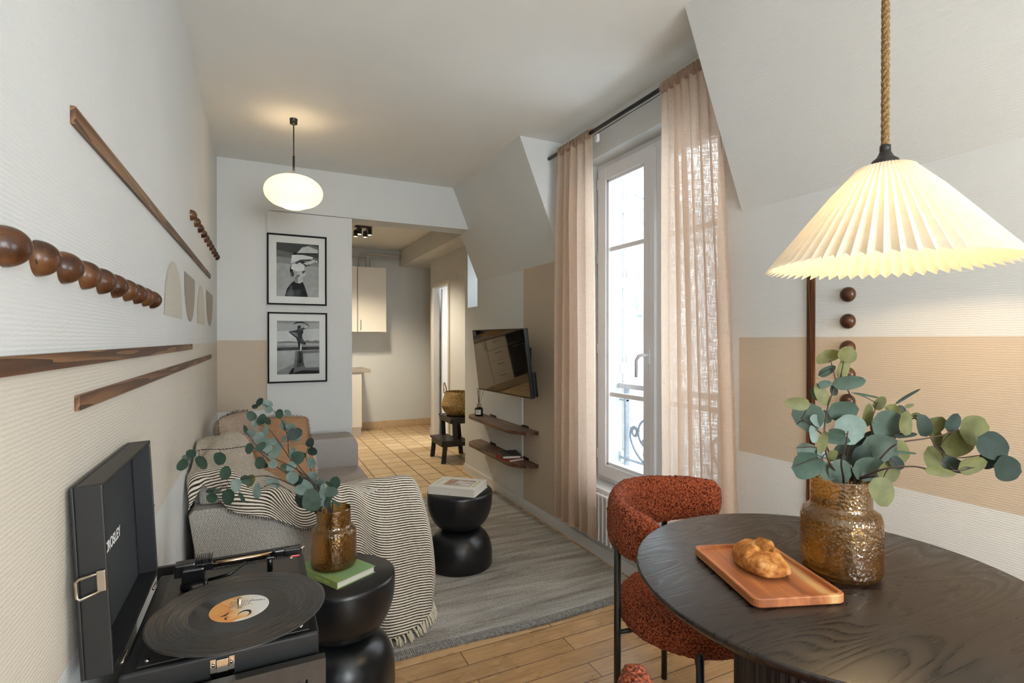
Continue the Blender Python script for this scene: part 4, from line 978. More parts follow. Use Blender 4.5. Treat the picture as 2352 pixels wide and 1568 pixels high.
text_mesh('The Art of Home', .017, 'ink_gold', 'cover_title', wb, B @ Matrix.Translation((.106, 0, .0003)) @ Matrix.Rotation(PI / 2, 4, 'Z'))
m = local(MB(), .994, 2.734, .420, -.738); m.add([(-.113, -.05, .0423), (-.108, -.05, .0423), (-.108, .05, .0423), (-.113, .05, .0423)], [(0, 1, 2, 3)]); m.build('cover_line', 'ink_gold', wb)
m = local(MB(), .246, 1.966, .420, .50)
for k in range(9):
    if k != 4: m.box(-.0818, -.0811, -.075 + k * .009, -.069 + k * .009, .009, .015)
m.build('spine_title', 'ink_gold', gb)

# ================================================================ AMBER VASES
def vase(cx, cy, z, label):
    o = thing('glass_vase', label, 'vase', (cx, cy, z), 'amber glass vases')
    hb, rb, rn, ht = .140, .078, .059, .208
    outer = [(.0005, .0006), (rb - .012, .0006), (rb - .003, .006), (rb, .014), (rb + .001, .06), (rb, hb - .016), (rb - .004, hb - .005), (rb - .012, hb), (rn + .003, hb + .003), (rn, hb + .010), (rn, ht - .003), (rn - .0015, ht)]
    inner = [(rn - .0035, ht - .001), (rn - .004, hb + .008), (rn - .001, hb - .002), (rb - .014, hb - .005), (rb - .0055, hb - .014), (rb - .005, .018), (rb - .014, .010), (.0005, .009)]
    m = MB(); m.at(cx, cy, z); op = []
    for (r0, z0), (r1, z1) in zip(outer, outer[1:]):
        k_ = max(1, int(math.hypot(r1 - r0, z1 - z0) / .0016)) if r0 > .04 else 1
        op += [(r0 + (r1 - r0) * q / k_, z0 + (z1 - z0) * q / k_) for q in range(k_)]
    op.append(outer[-1])
    def dimple(r, z_, a):
        if r < .052 or z_ < .006 or z_ > ht - .004: return r
        p = Vector((r * a * 190, z_ * 190, 3.1)); q = Vector((math.cos(a) * r * 185, math.sin(a) * r * 185, z_ * 185))
        dist = noise.voronoi(q)[0][0]; return r + .0009 * (dist - .5)
    m.lathe(op, 260, False, True, dimple)
    m.lathe(inner, 72, False, True)
    m.build('glass', 'amber_glass', o); return o
V1 = (.240, 1.972, .4441); V2 = (1.147, .712, .7501)
vase(*V1, 'hammered amber glass vase standing on the green book'); vase(*V2, 'hammered amber glass vase standing on the round dining table')
RT = Vector((math.cos(YAW), -math.sin(YAW), 0)); FW = Vector((math.sin(YAW), math.cos(YAW), 0)); UP = Vector((0, 0, 1))
def leafmesh(mb, c, rx, ry, ang, tilt_a, tilt_b, curl):
    """rounded leaf about centre c; rx along its midrib"""
    a_ = RT * math.cos(ang) + UP * math.sin(ang); b_ = UP * math.cos(ang) - RT * math.sin(ang)
    n_ = a_.cross(b_); R1 = Matrix.Rotation(tilt_a, 3, b_) @ Matrix.Rotation(tilt_b, 3, a_); a_, b_, n_ = R1 @ a_, R1 @ b_, R1 @ n_
    N = 9; L, Rr, Md = [], [], []
    vs = []; fs = []
    for i in range(N + 1):
        t_ = i / N; s_ = -1 + 2 * t_; w = math.sqrt(max(0, 1 - abs(s_) ** 2.3)) * (1 - .16 * s_)
        if i == 0: w = 0.
        if i == N: w = .0
        mid = c + a_ * (rx * s_) + n_ * (curl * rx * (s_ * s_ - .5))
        vs += [mid + b_ * (ry * w) + n_ * (.10 * ry * w), mid + b_ * (ry * w * .5) + n_ * (.03 * ry), mid, mid - b_ * (ry * w * .5) + n_ * (.03 * ry), mid - b_ * (ry * w) + n_ * (.10 * ry * w)]
    for i in range(N):
        for k in range(4): fs.append((i * 5 + k, i * 5 + k + 1, (i + 1) * 5 + k + 1, (i + 1) * 5 + k))
    mb.add(vs, fs, True); return c - a_ * rx
LM = {'g': 0, 'b': 1, 'd': 2, 'o': 3, 'y': 3, 'r': 4}
def bouquet(prefix, group, labels, stems, leaves, conv, dfun, seed, foot):
    """stems: picture polylines with depths; leaves attach to the nearest stem"""
    rnd = random.Random(seed); S = []
    for pts in stems:
        W_ = [at(*conv(x, y), d) for x, y, d in pts]; S.append(crom(W_, 6))
    own = [[] for _ in stems]
    for lf in leaves:
        x, y, rx, ry, tone = lf[:5]; ang = lf[5] if len(lf) > 5 else None
        best = None; px, py = conv(x, y)
        for si, st in enumerate(stems):
            for k in range(len(st) - 1):
                ax_, ay_ = conv(st[k][0], st[k][1]); bx_, by_ = conv(st[k + 1][0], st[k + 1][1])
                for q in range(5):
                    t_ = (q + .5) / 5; X_, Y_ = ax_ + (bx_ - ax_) * t_, ay_ + (by_ - ay_) * t_; dd = math.hypot(px - X_, py - Y_)
                    if best is None or dd < best[0]: best = (dd, si, st[k][2] + (st[k + 1][2] - st[k][2]) * t_, X_, Y_)
        own[best[1]].append((px, py, rx, ry, tone, ang, best[2], best[3], best[4]))
    for si, st in enumerate(S):
        o = thing('eucalyptus_branch', labels[si], 'branch', tuple(st[0]), group)
        m = MB(); n = len(st); pts = [Vector(foot) + Vector((.02 * math.cos(si * 2.1), .02 * math.sin(si * 2.1), 0)), *st]
        m.tube(pts, [.0022] + [.0022 * (1 - .6 * i / n) for i in range(n)], 6)
        fo = MB()
        for (px, py, rx, ry, tone, ang, d, qx, qy) in own[si]:
            base_ang = math.atan2(-(py - qy), px - qx) if ang is None else ang
            dl = d + rnd.uniform(-.035, .03); c = at(px, py, dl); sc_ = dl / F
            fo.m = LM[tone]; ta, tb = rnd.uniform(-.4, .4), rnd.uniform(-.4, .4)
            if ang is not None: ta *= .4; tb *= .4
            b0 = leafmesh(fo, c, rx * sc_ * 1.13, ry * sc_ * 1.13, base_ang, ta, tb, rnd.uniform(-.12, .12))
            q = at(qx, qy, d); m.tube([q, (q + b0) / 2 + Vector((0, 0, .003)), b0], [.0011, .0009, .0008], 5, False)
        m.build('stem', 'stem_brown', o)
        if fo.v: fo.build('foliage', ['leaf_green', 'leaf_blue', 'leaf_dark', 'leaf_olive', 'leaf_grey'], o, recalc=False)
k2 = lambda x, y: (x / 3.92 + 1780, y / 3.92 + 780)
st2 = [[(600, 1250, 1.13), (480, 1080, 1.10), (440, 880, 1.09), (350, 790, 1.07), (230, 700, 1.06)],
       [(620, 1260, 1.14), (540, 1100, 1.15), (450, 900, 1.16), (470, 640, 1.17), (540, 400, 1.18), (530, 290, 1.19), (500, 180, 1.19)],
       [(650, 1250, 1.15), (660, 1000, 1.17), (730, 640, 1.19), (660, 460, 1.19), (600, 330, 1.18), (620, 200, 1.18)],
       [(680, 1250, 1.16), (760, 1100, 1.18), (860, 900, 1.20), (880, 700, 1.21), (930, 560, 1.22)],
       [(720, 1250, 1.14), (920, 1100, 1.12), (1090, 940, 1.11), (1350, 890, 1.12), (1500, 860, 1.13), (1700, 800, 1.15), (1850, 810, 1.16)],
       [(740, 1255, 1.12), (1000, 1160, 1.07), (1240, 1140, 1.05), (1400, 1165, 1.04), (1640, 1180, 1.03), (1800, 1150, 1.03)],
       [(720, 1240, 1.16), (1000, 1000, 1.17), (1180, 740, 1.18), (1330, 730, 1.18), (1450, 960, 1.15), (1620, 1060, 1.14), (1900, 1040, 1.12), (2050, 1100, 1.11)],
       [(780, 1250, 1.11), (900, 1230, 1.08), (1000, 1280, 1.06), (970, 1330, 1.05)],
       [(620, 1240, 1.10), (600, 1100, 1.05), (640, 950, 1.03), (660, 820, 1.02)]]
lv2 = [(470, 150, 14, 24, 'y', 1.9), (650, 130, 17, 20, 'y', 1.2), (625, 245, 30, 12, 'o', 1.15), (470, 280, 20, 9, 'g', .5), (450, 400, 14, 8, 'g', .2), (670, 385, 33, 14, 'g', .12), (420, 490, 25, 13, 'y', 2.0), (530, 450, 13, 10, 'd'), (365, 490, 14, 9, 'g', 2.2),
       (200, 575, 27, 13, 'y', 3.05), (305, 690, 29, 29, 'r'), (620, 640, 32, 20, 'g', .1), (430, 690, 14, 20, 'b', 1.3), (670, 800, 31, 30, 'b', 2.6), (1020, 760, 33, 29, 'r', -.1), (835, 680, 25, 12, 'y', 1.45), (945, 570, 16, 11, 'y', 1.0),
       (1180, 750, 26, 15, 'o', 1.4), (1070, 640, 21, 12, 'y', -.4), (1140, 625, 9, 8, 'd'), (1340, 770, 25, 15, 'd', 1.9), (1430, 770, 26, 20, 'y'), (1605, 745, 21, 14, 'd', 1.1), (1800, 810, 32, 30, 'o', .2), (1650, 930, 33, 27, 'o', .2), (1480, 920, 27, 15, 'y', 1.9),
       (1460, 1070, 31, 24, 'o', 2.2), (1620, 1130, 28, 14, 'd', -.4), (1780, 1130, 29, 18, 'y', .3), (1965, 960, 34, 27, 'd', -.6), (1930, 1070, 26, 20, 'd', .1), (2095, 1160, 33, 26, 'd', -.2), (1490, 1190, 31, 9, 'y', -.15), (970, 990, 44, 30, 'r', -.1), (1150, 1000, 25, 13, 'y', 1.9),
       (1180, 1015, 24, 2.6, 'g', -.1), (650, 1020, 28, 24, 'r', .4), (550, 890, 28, 12, 'g', -.15), (430, 920, 24, 11, 'o', 1.4), (300, 1005, 25, 16, 'b', -.3), (300, 1130, 37, 27, 'g', .1), (470, 1185, 19, 20, 'r'), (590, 1190, 27, 25, 'r', -.3), (665, 1150, 31, 6, 'b', 1.95),
       (850, 1160, 34, 25, 'r', .1), (1030, 1180, 24, 20, 'y', 1.0), (1100, 1110, 17, 12, 'd', -.6), (960, 1370, 31, 26, 'o', -1.2), (740, 1230, 14, 14, 'd'), (750, 930, 28, 13, 'd', .1), (780, 1070, 28, 23, 'd', 1.5), (345, 850, 20, 9, 'b', 1.9), (520, 1040, 14, 13, 'y'), (890, 870, 24, 13, 'g', .2), (920, 790, 16, 12, 'g'),
       (1180, 858, 26, 6, 'd', .05), (1195, 510, 29, 3.4, 'd', .62), (820, 500, 33, 2.6, 'g', -.18), (1210, 595, 11, 4, 'y', .3), (1270, 675, 10, 5, 'y', .1), (425, 1010, 15, 10, 'b', 1.4), (380, 730, 12, 16, 'b'), (560, 835, 16, 9, 'g')]
g2 = 'eucalyptus branches in the table vase'
lab2 = ['eucalyptus branch with rounded leaves leaning far left from the table vase', 'tallest thin eucalyptus branch rising straight up from the table vase', 'eucalyptus branch curving up in front of the wall ornaments from the table vase',
        'short eucalyptus branch in the middle of the table vase', 'eucalyptus branch with olive leaves reaching right over the table, the uppermost', 'eucalyptus branch with pale leaves reaching right over the table, the lowest of the long ones',
        'eucalyptus branch with dark leaves reaching farthest right from the table vase', 'small drooping eucalyptus twig with one leaf hanging beside the table vase neck', 'eucalyptus twig with broad grey leaves at the front of the table vase']
bouquet('t', g2, lab2, st2, lv2, k2, None, 3, (V2[0], V2[1], V2[2] + .014))
k1 = lambda x, y: (x / 2.613 + 400, y / 2.613 + 880)
st1 = [[(930, 700, 1.87), (880, 640, 1.87), (800, 560, 1.88), (740, 490, 1.9), (690, 430, 1.9), (680, 330, 1.91), (650, 230, 1.92), (590, 160, 1.92), (520, 115, 1.92)],
       [(925, 710, 1.87), (850, 620, 1.85), (740, 520, 1.84), (560, 430, 1.83), (490, 370, 1.83), (430, 290, 1.83)],
       [(915, 700, 1.86), (800, 650, 1.83), (640, 580, 1.80), (540, 555, 1.79), (430, 570, 1.78), (340, 600, 1.77), (220, 650, 1.75)],
       [(910, 700, 1.86), (760, 600, 1.84), (600, 490, 1.82), (470, 385, 1.80), (300, 395, 1.78), (130, 405, 1.75), (60, 480, 1.74)],
       [(935, 710, 1.88), (860, 600, 1.91), (810, 500, 1.93), (790, 430, 1.94), (815, 355, 1.95)],
       [(950, 710, 1.87), (930, 640, 1.86), (965, 600, 1.85)],
       [(920, 710, 1.86), (860, 690, 1.82), (780, 690, 1.80), (700, 650, 1.79), (600, 600, 1.78), (500, 640, 1.77)],
       [(925, 710, 1.88), (760, 545, 1.92), (660, 400, 1.95), (570, 280, 1.96), (480, 240, 1.96)]]
raw = '512,112,7,9,d;483,140,8,5,d;558,122,8,11,b;462,195,11,9,g;568,160,7,8,b;525,215,13,8,g;560,225,7,10,g;482,242,6,8,b;632,182,11,9,g;682,176,7,8,b;660,252,12,10,b;700,262,11,10,b;722,302,16,12,d;430,280,11,5,g;460,297,11,9,b;548,282,13,6,b;510,322,12,10,b;582,352,11,7,b;545,352,10,10,b;660,330,6,7,b;520,380,12,8,g;560,400,11,9,b;620,385,12,8,b;600,428,13,8,b;450,392,13,8,g;735,335,9,4,b;710,420,15,7,b;745,445,13,13,g;770,432,8,6,d;815,355,10,8,d;830,408,10,9,d;823,478,11,11,b;100,422,10,10,g;72,453,11,8,b;48,490,13,11,g;165,475,16,13,g;273,452,15,12,g;308,535,14,12,g;370,612,14,10,b;430,580,12,9,g;455,585,14,9,o;497,645,18,8,b;235,645,15,5,g;225,688,12,10,g;325,682,17,15,g;405,685,13,4,g;515,478,13,12,g;545,490,7,7,d;593,484,9,9,b;655,500,6,6,g;575,590,10,6,b;607,600,11,7,b;708,565,14,12,b;735,580,13,11,d;700,500,10,10,b;690,525,9,9,r;830,560,12,10,b;795,620,19,10,b;845,632,19,11,b;825,700,25,19,r;765,700,19,15,d;862,742,19,8,d;887,668,25,7,b;905,702,17,5,b;925,710,17,5,g;893,830,25,2.8,b;930,605,10,5,g;965,593,13,11,g;942,650,14,11,g;968,718,11,3.5,g;880,600,11,10,b;790,590,12,9,r;760,640,13,10,b;850,680,13,12,b'
lv1 = []
for s_ in raw.split(';'):
    a = s_.split(','); lv1.append((float(a[0]), float(a[1]), float(a[2]) * 1.0, float(a[3]) * 1.0, a[4]))
lv1 = [l if (l[0], l[1]) not in ((893., 830.), (887., 668.), (497., 645.), (862., 742.), (905., 702.), (925., 710.), (548., 282.), (710., 420.), (825., 700.)) else l + (1.45,) for l in lv1]
lab1 = ['tallest eucalyptus branch rising from the vase on the green book', 'eucalyptus branch leaning left over the cushions from the vase on the green book', 'low eucalyptus branch reaching left over the throw, nearly level',
        'longest eucalyptus branch reaching far left towards the wall', 'short upright eucalyptus branch with small dark leaves against the sofa seat', 'tiny eucalyptus twig leaning right at the rim of the vase on the green book',
        'drooping eucalyptus branch low in front of the throw, with broad grey leaves', 'eucalyptus branch standing behind the tallest one, in front of the tan cushion']
bouquet('s', 'eucalyptus branches in the side table vase', lab1, st1, lv1, k1, None, 5, (V1[0], V1[1], V1[2] + .014))
# ================================================================ RECORD CABINET, TURNTABLE, RECORD
CX0, CX1, CY0, CY1 = -.228, .102, .985, 1.535
o = thing('record_cabinet', 'black metal framed cabinet under the record player', 'cabinet', (-.058, 1.26, 0))
m = MB(); m.box(CX0 + .012, CX1 - .012, CY0 + .02, CY1 - .006, .05, .606); m.build('body', 'black_metal', o)
m = MB(); m.box(CX0 + .002, CX1 - .002, CY0 + .018, CY1 - .004, .606, .6195, .002); m.build('top_panel', 'black_metal', o)
m = MB(); m.box(CX0, CX1, CY1 - .012, CY1, .05, .70, .0015); m.build('rear_rim', 'black_metal', o)
m = MB(); f = .030; zt = .692
def miter(m, x0, x1, z0, z1, w, y0, y1):
    for q in ([(x0, z1), (x1, z1), (x1 - w, z1 - w), (x0 + w, z1 - w)], [(x0, z0), (x0 + w, z0 + w), (x0 + w, z1 - w), (x0, z1)], [(x1, z0), (x1, z1), (x1 - w, z1 - w), (x1 - w, z0 + w)], [(x0, z0), (x1, z0), (x1 - w, z0 + w), (x0 + w, z0 + w)]):
        vs = [(x, y, z) for y in (y0, y1) for x, z in q]; m.add(vs, [(0, 1, 2, 3), (7, 6, 5, 4)] + [(i, (i + 1) % 4, 4 + (i + 1) % 4, 4 + i) for i in range(4)], False)
miter(m, CX0, CX1 + .003, .04, zt, f, CY0 - .006, CY0 + .012); fr_ = m.build('door_frame', 'gunmetal', o)
m = MB(); m.box(CX0 + f, CX1 - f, CY0, CY0 + .004, .07, zt - f); m.build('door_glass', 'oven_glass', fr_)
for x in (CX0 + .03, CX1 - .03):
    for y in (CY0 + .05, CY1 - .05): m = MB(); m.box(x - .012, x + .012, y - .012, y + .012, 0, .05); m.build('foot', 'black_metal', o)

BX0, BX1, BY0, BY1, BZ0, BZ1 = -.203, .097, 1.010, 1.400, .620, .727
o = thing('record_player', 'open black suitcase record player on the black cabinet by the left wall', 'record player', (-.053, 1.2, BZ0))
m = MB(); m.box(BX0, BX1, BY0, BY1, BZ0, BZ1, .006); case = m.build('case', 'black_vinyl', o)
m = MB(); m.box(BX0 + .022, BX1 - .016, BY0 + .012, BY1 - .014, BZ1 - .004, BZ1 + .0012, .0006); m.build('deck', 'gunmetal', o)
m = MB(); m.at(-.035, 1.10, 0); m.lathe([(.0005, .7285), (.10, .7285), (.105, .733), (.105, .747), (.10, .7515), (.0005, .7515)], 64, False); m.build('platter', 'plastic_black', o)
m = MB(); m.tube([(-.035, 1.10, .75), (-.035, 1.10, .7745)], .0036, 16); m.build('spindle', 'chrome', o)
for x, y in ((BX0 + .034, BY1 - .026), (BX1 - .03, BY0 + .028), (BX0 + .034, BY0 + .028), (BX1 - .03, BY1 - .026)):
    m = MB(); m.at(x, y, 0); m.lathe([(.0045, BZ1 + .001), (.0045, BZ1 + .003), (.0005, BZ1 + .0042)], 12, False); m.build('screw', 'chrome', o)
m = MB()
for k in range(6): m.box(BX0 + .05 + k * .007, BX0 + .053 + k * .007, 1.20, 1.275, BZ1 + .0012, BZ1 + .003)
m.build('speaker_slots', 'plastic_black', o)
# tone arm
m = MB(); m.at(-.128, 1.305, 0); m.lathe([(.026, .7282), (.026, .738), (.020, .742), (.0005, .742)], 32, False); m.at(0, 0, 0); m.box(-.150, -.108, 1.288, 1.325, .742, .772, .004); m.build('arm_base', 'plastic_black', o)
m = MB(); m.tube([(-.140, 1.315, .766), (.035, 1.318, .768)], .0042, 14); ta = m.build('tone_arm', 'gold_tube', o)
m = MB(); m.box(-.165, -.125, 1.300, 1.330, .752, .780, .004)
for k in range(8): m.box(-.125 + k * .004, -.123 + k * .004, 1.300, 1.332, .7745, .786)
m.box(-.127, -.093, 1.304, 1.328, .758, .7745, .002); m.build('counterweight', 'plastic_black', ta)
m = MB(); m.box(.028, .052, 1.308, 1.328, .762, .775, .003); m.box(.048, .086, 1.306, 1.328, .758, .776, .005); m.build('cartridge', 'plastic_black', ta)
m = MB(); m.box(.062, .083, 1.308, 1.322, .754, .7585, .002); m.build('stylus_guard', 'red_plastic', ta)
m = MB(); m.tube([(.084, 1.315, .768), (.094, 1.318, .772)], .0025, 8); m.build('finger_lift', 'chrome', ta)
m = MB(); m.tube([(.020, 1.318, .728), (.020, 1.318, .764)], .006, 12); m.box(.012, .03, 1.309, 1.327, .758, .7625, .002); m.build('arm_rest', 'plastic_black', o)
m = MB(); m.tube([(-.10, 1.292, .742), (-.06, 1.278, .752), (-.03, 1.300, .764)], .0035, 8); m.build('cue_lever', 'plastic_black', o)
for x in (-.04, -.018, .005): m = MB(); m.box(x - .007, x + .007, 1.289, 1.295, BZ1 + .001, BZ1 + .006, .001); m.build('switch', 'plastic_black', o)
m = MB()
for k in range(40): m.box(-.10 + k * .0042, -.0982 + k * .0042, BY1 - .022, BY1 - .017, BZ1 + .001, BZ1 + .005)
m.build('vent_strip', 'plastic_black', o)
# front clasp
def clasp(m, x, z, y):
    pts = [(x - .018, z + .012), (x - .018, z - .016), (x - .013, z - .021), (x + .013, z - .021), (x + .018, z - .016), (x + .018, z + .012), (x + .010, z + .012), (x + .010, z - .004), (x - .010, z - .004), (x - .010, z + .012)]
    vs = [(a, yy, b) for yy in (y, y - .003) for a, b in pts]; k = len(pts)
    m.add(vs, [(0, 1, 2, 7 + 1, 9), (2, 3, 4, 7, 8), (4, 5, 6, 7)] + [(k, k + 9, k + 8, k + 2, k + 1), (k + 2, k + 8, k + 7, k + 4, k + 3), (k + 4, k + 7, k + 6, k + 5)] + [(i, (i + 1) % k, k + (i + 1) % k, k + i) for i in range(k)], False)
    m.box(x - .009, x + .009, y - .004, y - .0005, z - .012, z + .010, .001)
    for s_ in (-1, 1): m.at(0, 0, 0); m.tube([(x + s_ * .0135, y - .002, z + .003), (x + s_ * .0135, y - .0055, z + .003)], .003, 10)
m = MB(); clasp(m, -.058, .708, BY0 - .0002); m.build('clasp', 'chrome', o)
# lid, hinged on the wall side
LX = Matrix.Translation((BX0 - .004, 0, .735)) @ Matrix.Rotation(-.048, 4, 'Y')
T_, D_, Lh = .006, .042, .300
m = MB(); m.X = LX
m.box(-D_, -D_ + T_, BY0 - .004, BY1 + .002, 0, Lh, .002); m.box(-D_ + T_, 0, BY0 - .004, BY0 + T_ - .004, 0, Lh, .002); m.box(-D_ + T_, 0, BY1 + .002 - T_, BY1 + .002, 0, Lh, .002)
m.box(-D_ + T_, 0, BY0 + .002, BY1 - .004, Lh - T_, Lh, .002); m.box(-D_ + T_, 0, BY0 + .002, BY1 - .004, 0, T_, .002); lid = m.build('lid', 'black_vinyl', o)
m = MB(); m.X = LX; m.box(-D_ + T_, -D_ + T_ + .001, BY0 + .003, BY1 - .005, T_, Lh - T_); m.build('lid_lining', 'grey_lining', lid)
m = MB(); m.X = LX; m.box(-D_ + T_ + .001, -.001, BY0 + .003, BY1 - .005, T_, T_ + .0012); m.build('lid_felt', 'dark_felt', lid)
TX = LX @ Matrix.Translation((-D_ + T_ + .0013, 1.205, .150)) @ Matrix(((0, 0, 1, 0), (1, 0, 0, 0), (0, 1, 0, 0), (0, 0, 0, 1)))
text_mesh('CROSLEY', .027, 'lettering_white', 'lettering', lid, TX, .0002, .0004)
m = MB(); m.X = LX; yy = BY0 - .0045; zc = .155
loop = [(-.038, zc - .022), (-.038, zc + .002), (-.034, zc + .006), (-.010, zc + .010), (-.010, zc - .018), (-.034, zc - .026)]
m.tube([(a, yy - .006, b) for a, b in loop], .0026, 8, True, True); m.box(-.012, -.001, yy - .009, yy - .0002, zc - .018, zc + .014, .001); m.build('latch', 'champagne_metal', lid)
m = MB(); m.X = LX; m.tube([(-.004, BY1 + .003, .15), (-.004, BY1 + .010, .15)], .004, 8); m.build('lid_button', 'chrome', lid)
for yy in (1.06, 1.34):
    m = MB(); m.tube([(BX0 - .001, yy - .018, .731), (BX0 - .001, yy + .018, .731)], .0028, 8); m.build('hinge', 'champagne_metal', o)

o = thing('vinyl_record', 'black vinyl record with an orange and white label on the record player', 'record', (-.035, 1.10, .7555))
m = MB(); m.at(-.035, 1.10, .7555, 0); m.lathe([(.0037, -.001), (.1495, -.001), (.151, 0), (.1495, .001), (.147, .0006), (.052, .0006), (.0037, .0009)], 128, False); m.build('disc', 'record_vinyl', o)
m = MB(); m.at(-.035, 1.10, .7555); m.lathe([(.0037, .00115), (.050, .00115), (.0502, .0009)], 64, False, False); lb = m.build('label', 'record_label', o)
m = MB(); m.at(-.035, 1.10, .7568, 1.2)
def cres(cx, cy, r, a0, a1, w0):
    n = 16; A_ = [(cx + r * math.cos(a0 + (a1 - a0) * i / n), cy + r * .8 * math.sin(a0 + (a1 - a0) * i / n)) for i in range(n + 1)]; B_ = [(cx + (r - w0 * math.sin(PI * i / n)) * math.cos(a0 + (a1 - a0) * i / n), cy + (r - w0 * math.sin(PI * i / n)) * .8 * math.sin(a0 + (a1 - a0) * i / n)) for i in range(n + 1)]
    m.add([(x, y, 0) for x, y in A_ + B_], [(i, i + 1, n + 2 + i, n + 1 + i) for i in range(n)], False)
cres(-.022, -.018, .014, -2.6, 2.2, .006); cres(-.022, .018, .009, 2.5, 5.6, .006); cres(-.036, .006, .006, 0, 4, .004)
m.build('label_print', 'ink_black', lb)
m = MB(); m.at(-.035, 1.10, .7568, -.15); rr = random.Random(3)
for row in range(6):
    x = .026 - row * .0042; n_ = 9
    for k in range(n_):
        if rr.random() < .8: m.add([(-.02 + k * .0045, x, 0), (-.0168 + k * .0045, x, 0), (-.0168 + k * .0045, x + .0018, 0), (-.02 + k * .0045, x + .0018, 0)], [(0, 1, 2, 3)])
m.build('label_text', 'ink_grey', lb)
text_mesh('P RECORDS', .0052, 'ink_black', 'label_name', lb, Matrix.Translation((-.005, 1.118, .7568)) @ Matrix.Rotation(2.9, 4, 'Z'), .0001)

# ================================================================ DINING TABLE
tcx, tcy, TR = 1.105, .716, .402
o = thing('dining_table', 'round black stained dining table with a fluted drum base', 'table', (tcx, tcy, 0))
m = MB(); m.at(tcx, tcy, 0); m.lathe([(.0005, .722), (TR - .022, .722), (TR - .004, .738), (TR, .7445), (TR - .0012, .7492), (TR - .004, .75), (.0005, .75)], 160, False); m.build('tabletop', 'table_oak', o)
m = MB(); nf = 60; pts = []
for k in range(nf):
    for q in range(6):
        a = 2 * PI * (k + q / 6) / nf; r = .185 - .0075 * (1 - math.sin(PI * (q + .5) / 6)) if q < 6 else .17; pts.append(((tcx + r * math.cos(a)), tcy + r * math.sin(a)))
m.prism(pts, .02, .7215, False); m.build('fluted_drum', 'dark_plinth', o)
m = MB(); m.at(tcx, tcy, 0); m.lathe([(.0005, .0), (.195, .0), (.195, .018), (.19, .0199), (.0005, .0199)], 64, False); m.build('foot_plate', 'dark_plinth', o)

# ---- tray and bread --------------------------------------------------------------
tx, ty, tr = .973, .772, -.345
o = thing('serving_tray', 'rectangular acacia wood tray under the bread on the dining table', 'tray', (tx, ty, .7503))
def rrect(w, h, r, n=6):
    p = []
    for cx, cy, a0 in ((w / 2 - r, h / 2 - r, 0), (-w / 2 + r, h / 2 - r, PI / 2), (-w / 2 + r, -h / 2 + r, PI), (w / 2 - r, -h / 2 + r, 1.5 * PI)):
        p += [(cx + r * math.cos(a0 + PI / 2 * i / n), cy + r * math.sin(a0 + PI / 2 * i / n)) for i in range(n + 1)]
    return p
m = MB(); m.at(tx, ty, .7503, tr); lw, lh = .190, .262; th = .019
rings = [(rrect(lw - .006, lh - .006, .015), .0006), (rrect(lw, lh, .018), .0035), (rrect(lw, lh, .018), th - .002), (rrect(lw - .003, lh - .003, .017), th), (rrect(lw - .017, lh - .017, .012), th), (rrect(lw - .021, lh - .021, .011), th - .0065)]
vs = [(x, y, z) for r_, z in rings for x, y in r_]; k = len(rings[0][0])
m.add(vs, [(i * k + j, i * k + (j + 1) % k, (i + 1) * k + (j + 1) % k, (i + 1) * k + j) for i in range(5) for j in range(k)] + [list(range(k))[::-1], list(range(5 * k, 6 * k))], False)
tr_o = m.build('board', 'tray_wood', o); 
tr_o.data.transform(Matrix.Rotation(-tr, 4, 'Z')); tr_o.rotation_euler = (0, 0, tr)
m = MB(); zb = .7503 + .0128; N1_, N2_ = 120, 70
bx, by, brz = .985, .790, -.50
vs = []; fs = []
for i in range(N2_ + 1):
    ph = -PI / 2 + PI * i / N2_
    for j in range(N1_):
        th_ = 2 * PI * j / N1_; x = math.cos(ph) * math.cos(th_); y = math.cos(ph) * math.sin(th_); z = math.sin(ph)
        px_ = x * .051 * (1 - .10 * y); py_ = y * .080; pz = z * .036 if z > 0 else z * .012
        p = Vector((px_, py_, pz)); nrm_ = Vector((x, y, z))
        am = .0035 * noise.noise(p * 28) + .0028 * noise.noise(p * 70) + .0012 * noise.noise(p * 160)
        # slash: a deep diagonal ear
        s_ = px_ * .93 + py_ * .25 - .006; along = py_ - .012
        if z > 0 and abs(along) < .06:
            g = math.exp(-(s_ / .010) ** 2) * math.exp(-(along / .034) ** 4); am -= .013 * g
            e_ = math.exp(-((s_ - .017) / .008) ** 2) * math.exp(-(along / .028) ** 4); am += .012 * e_
        s2 = py_ + .018 - px_ * .4
        if z > 0: am -= .008 * math.exp(-(s2 / .007) ** 2) * math.exp(-(px_ / .03) ** 4)
        am *= 1 if z > -.2 else .3
        vs.append(p + nrm_ * am)
for i in range(N2_):
    for j in range(N1_): fs.append((i * N1_ + j, i * N1_ + (j + 1) % N1_, (i + 1) * N1_ + (j + 1) % N1_, (i + 1) * N1_ + j))
zmin = min(v.z for v in vs); m.at(bx, by, zb - zmin - .0012, brz); m.add(vs, fs, True)
solo('bread_loaf', m, 'bread_crust', (bx, by, zb), 'small crusty loaf of bread with a split top on the wooden tray', 'bread')

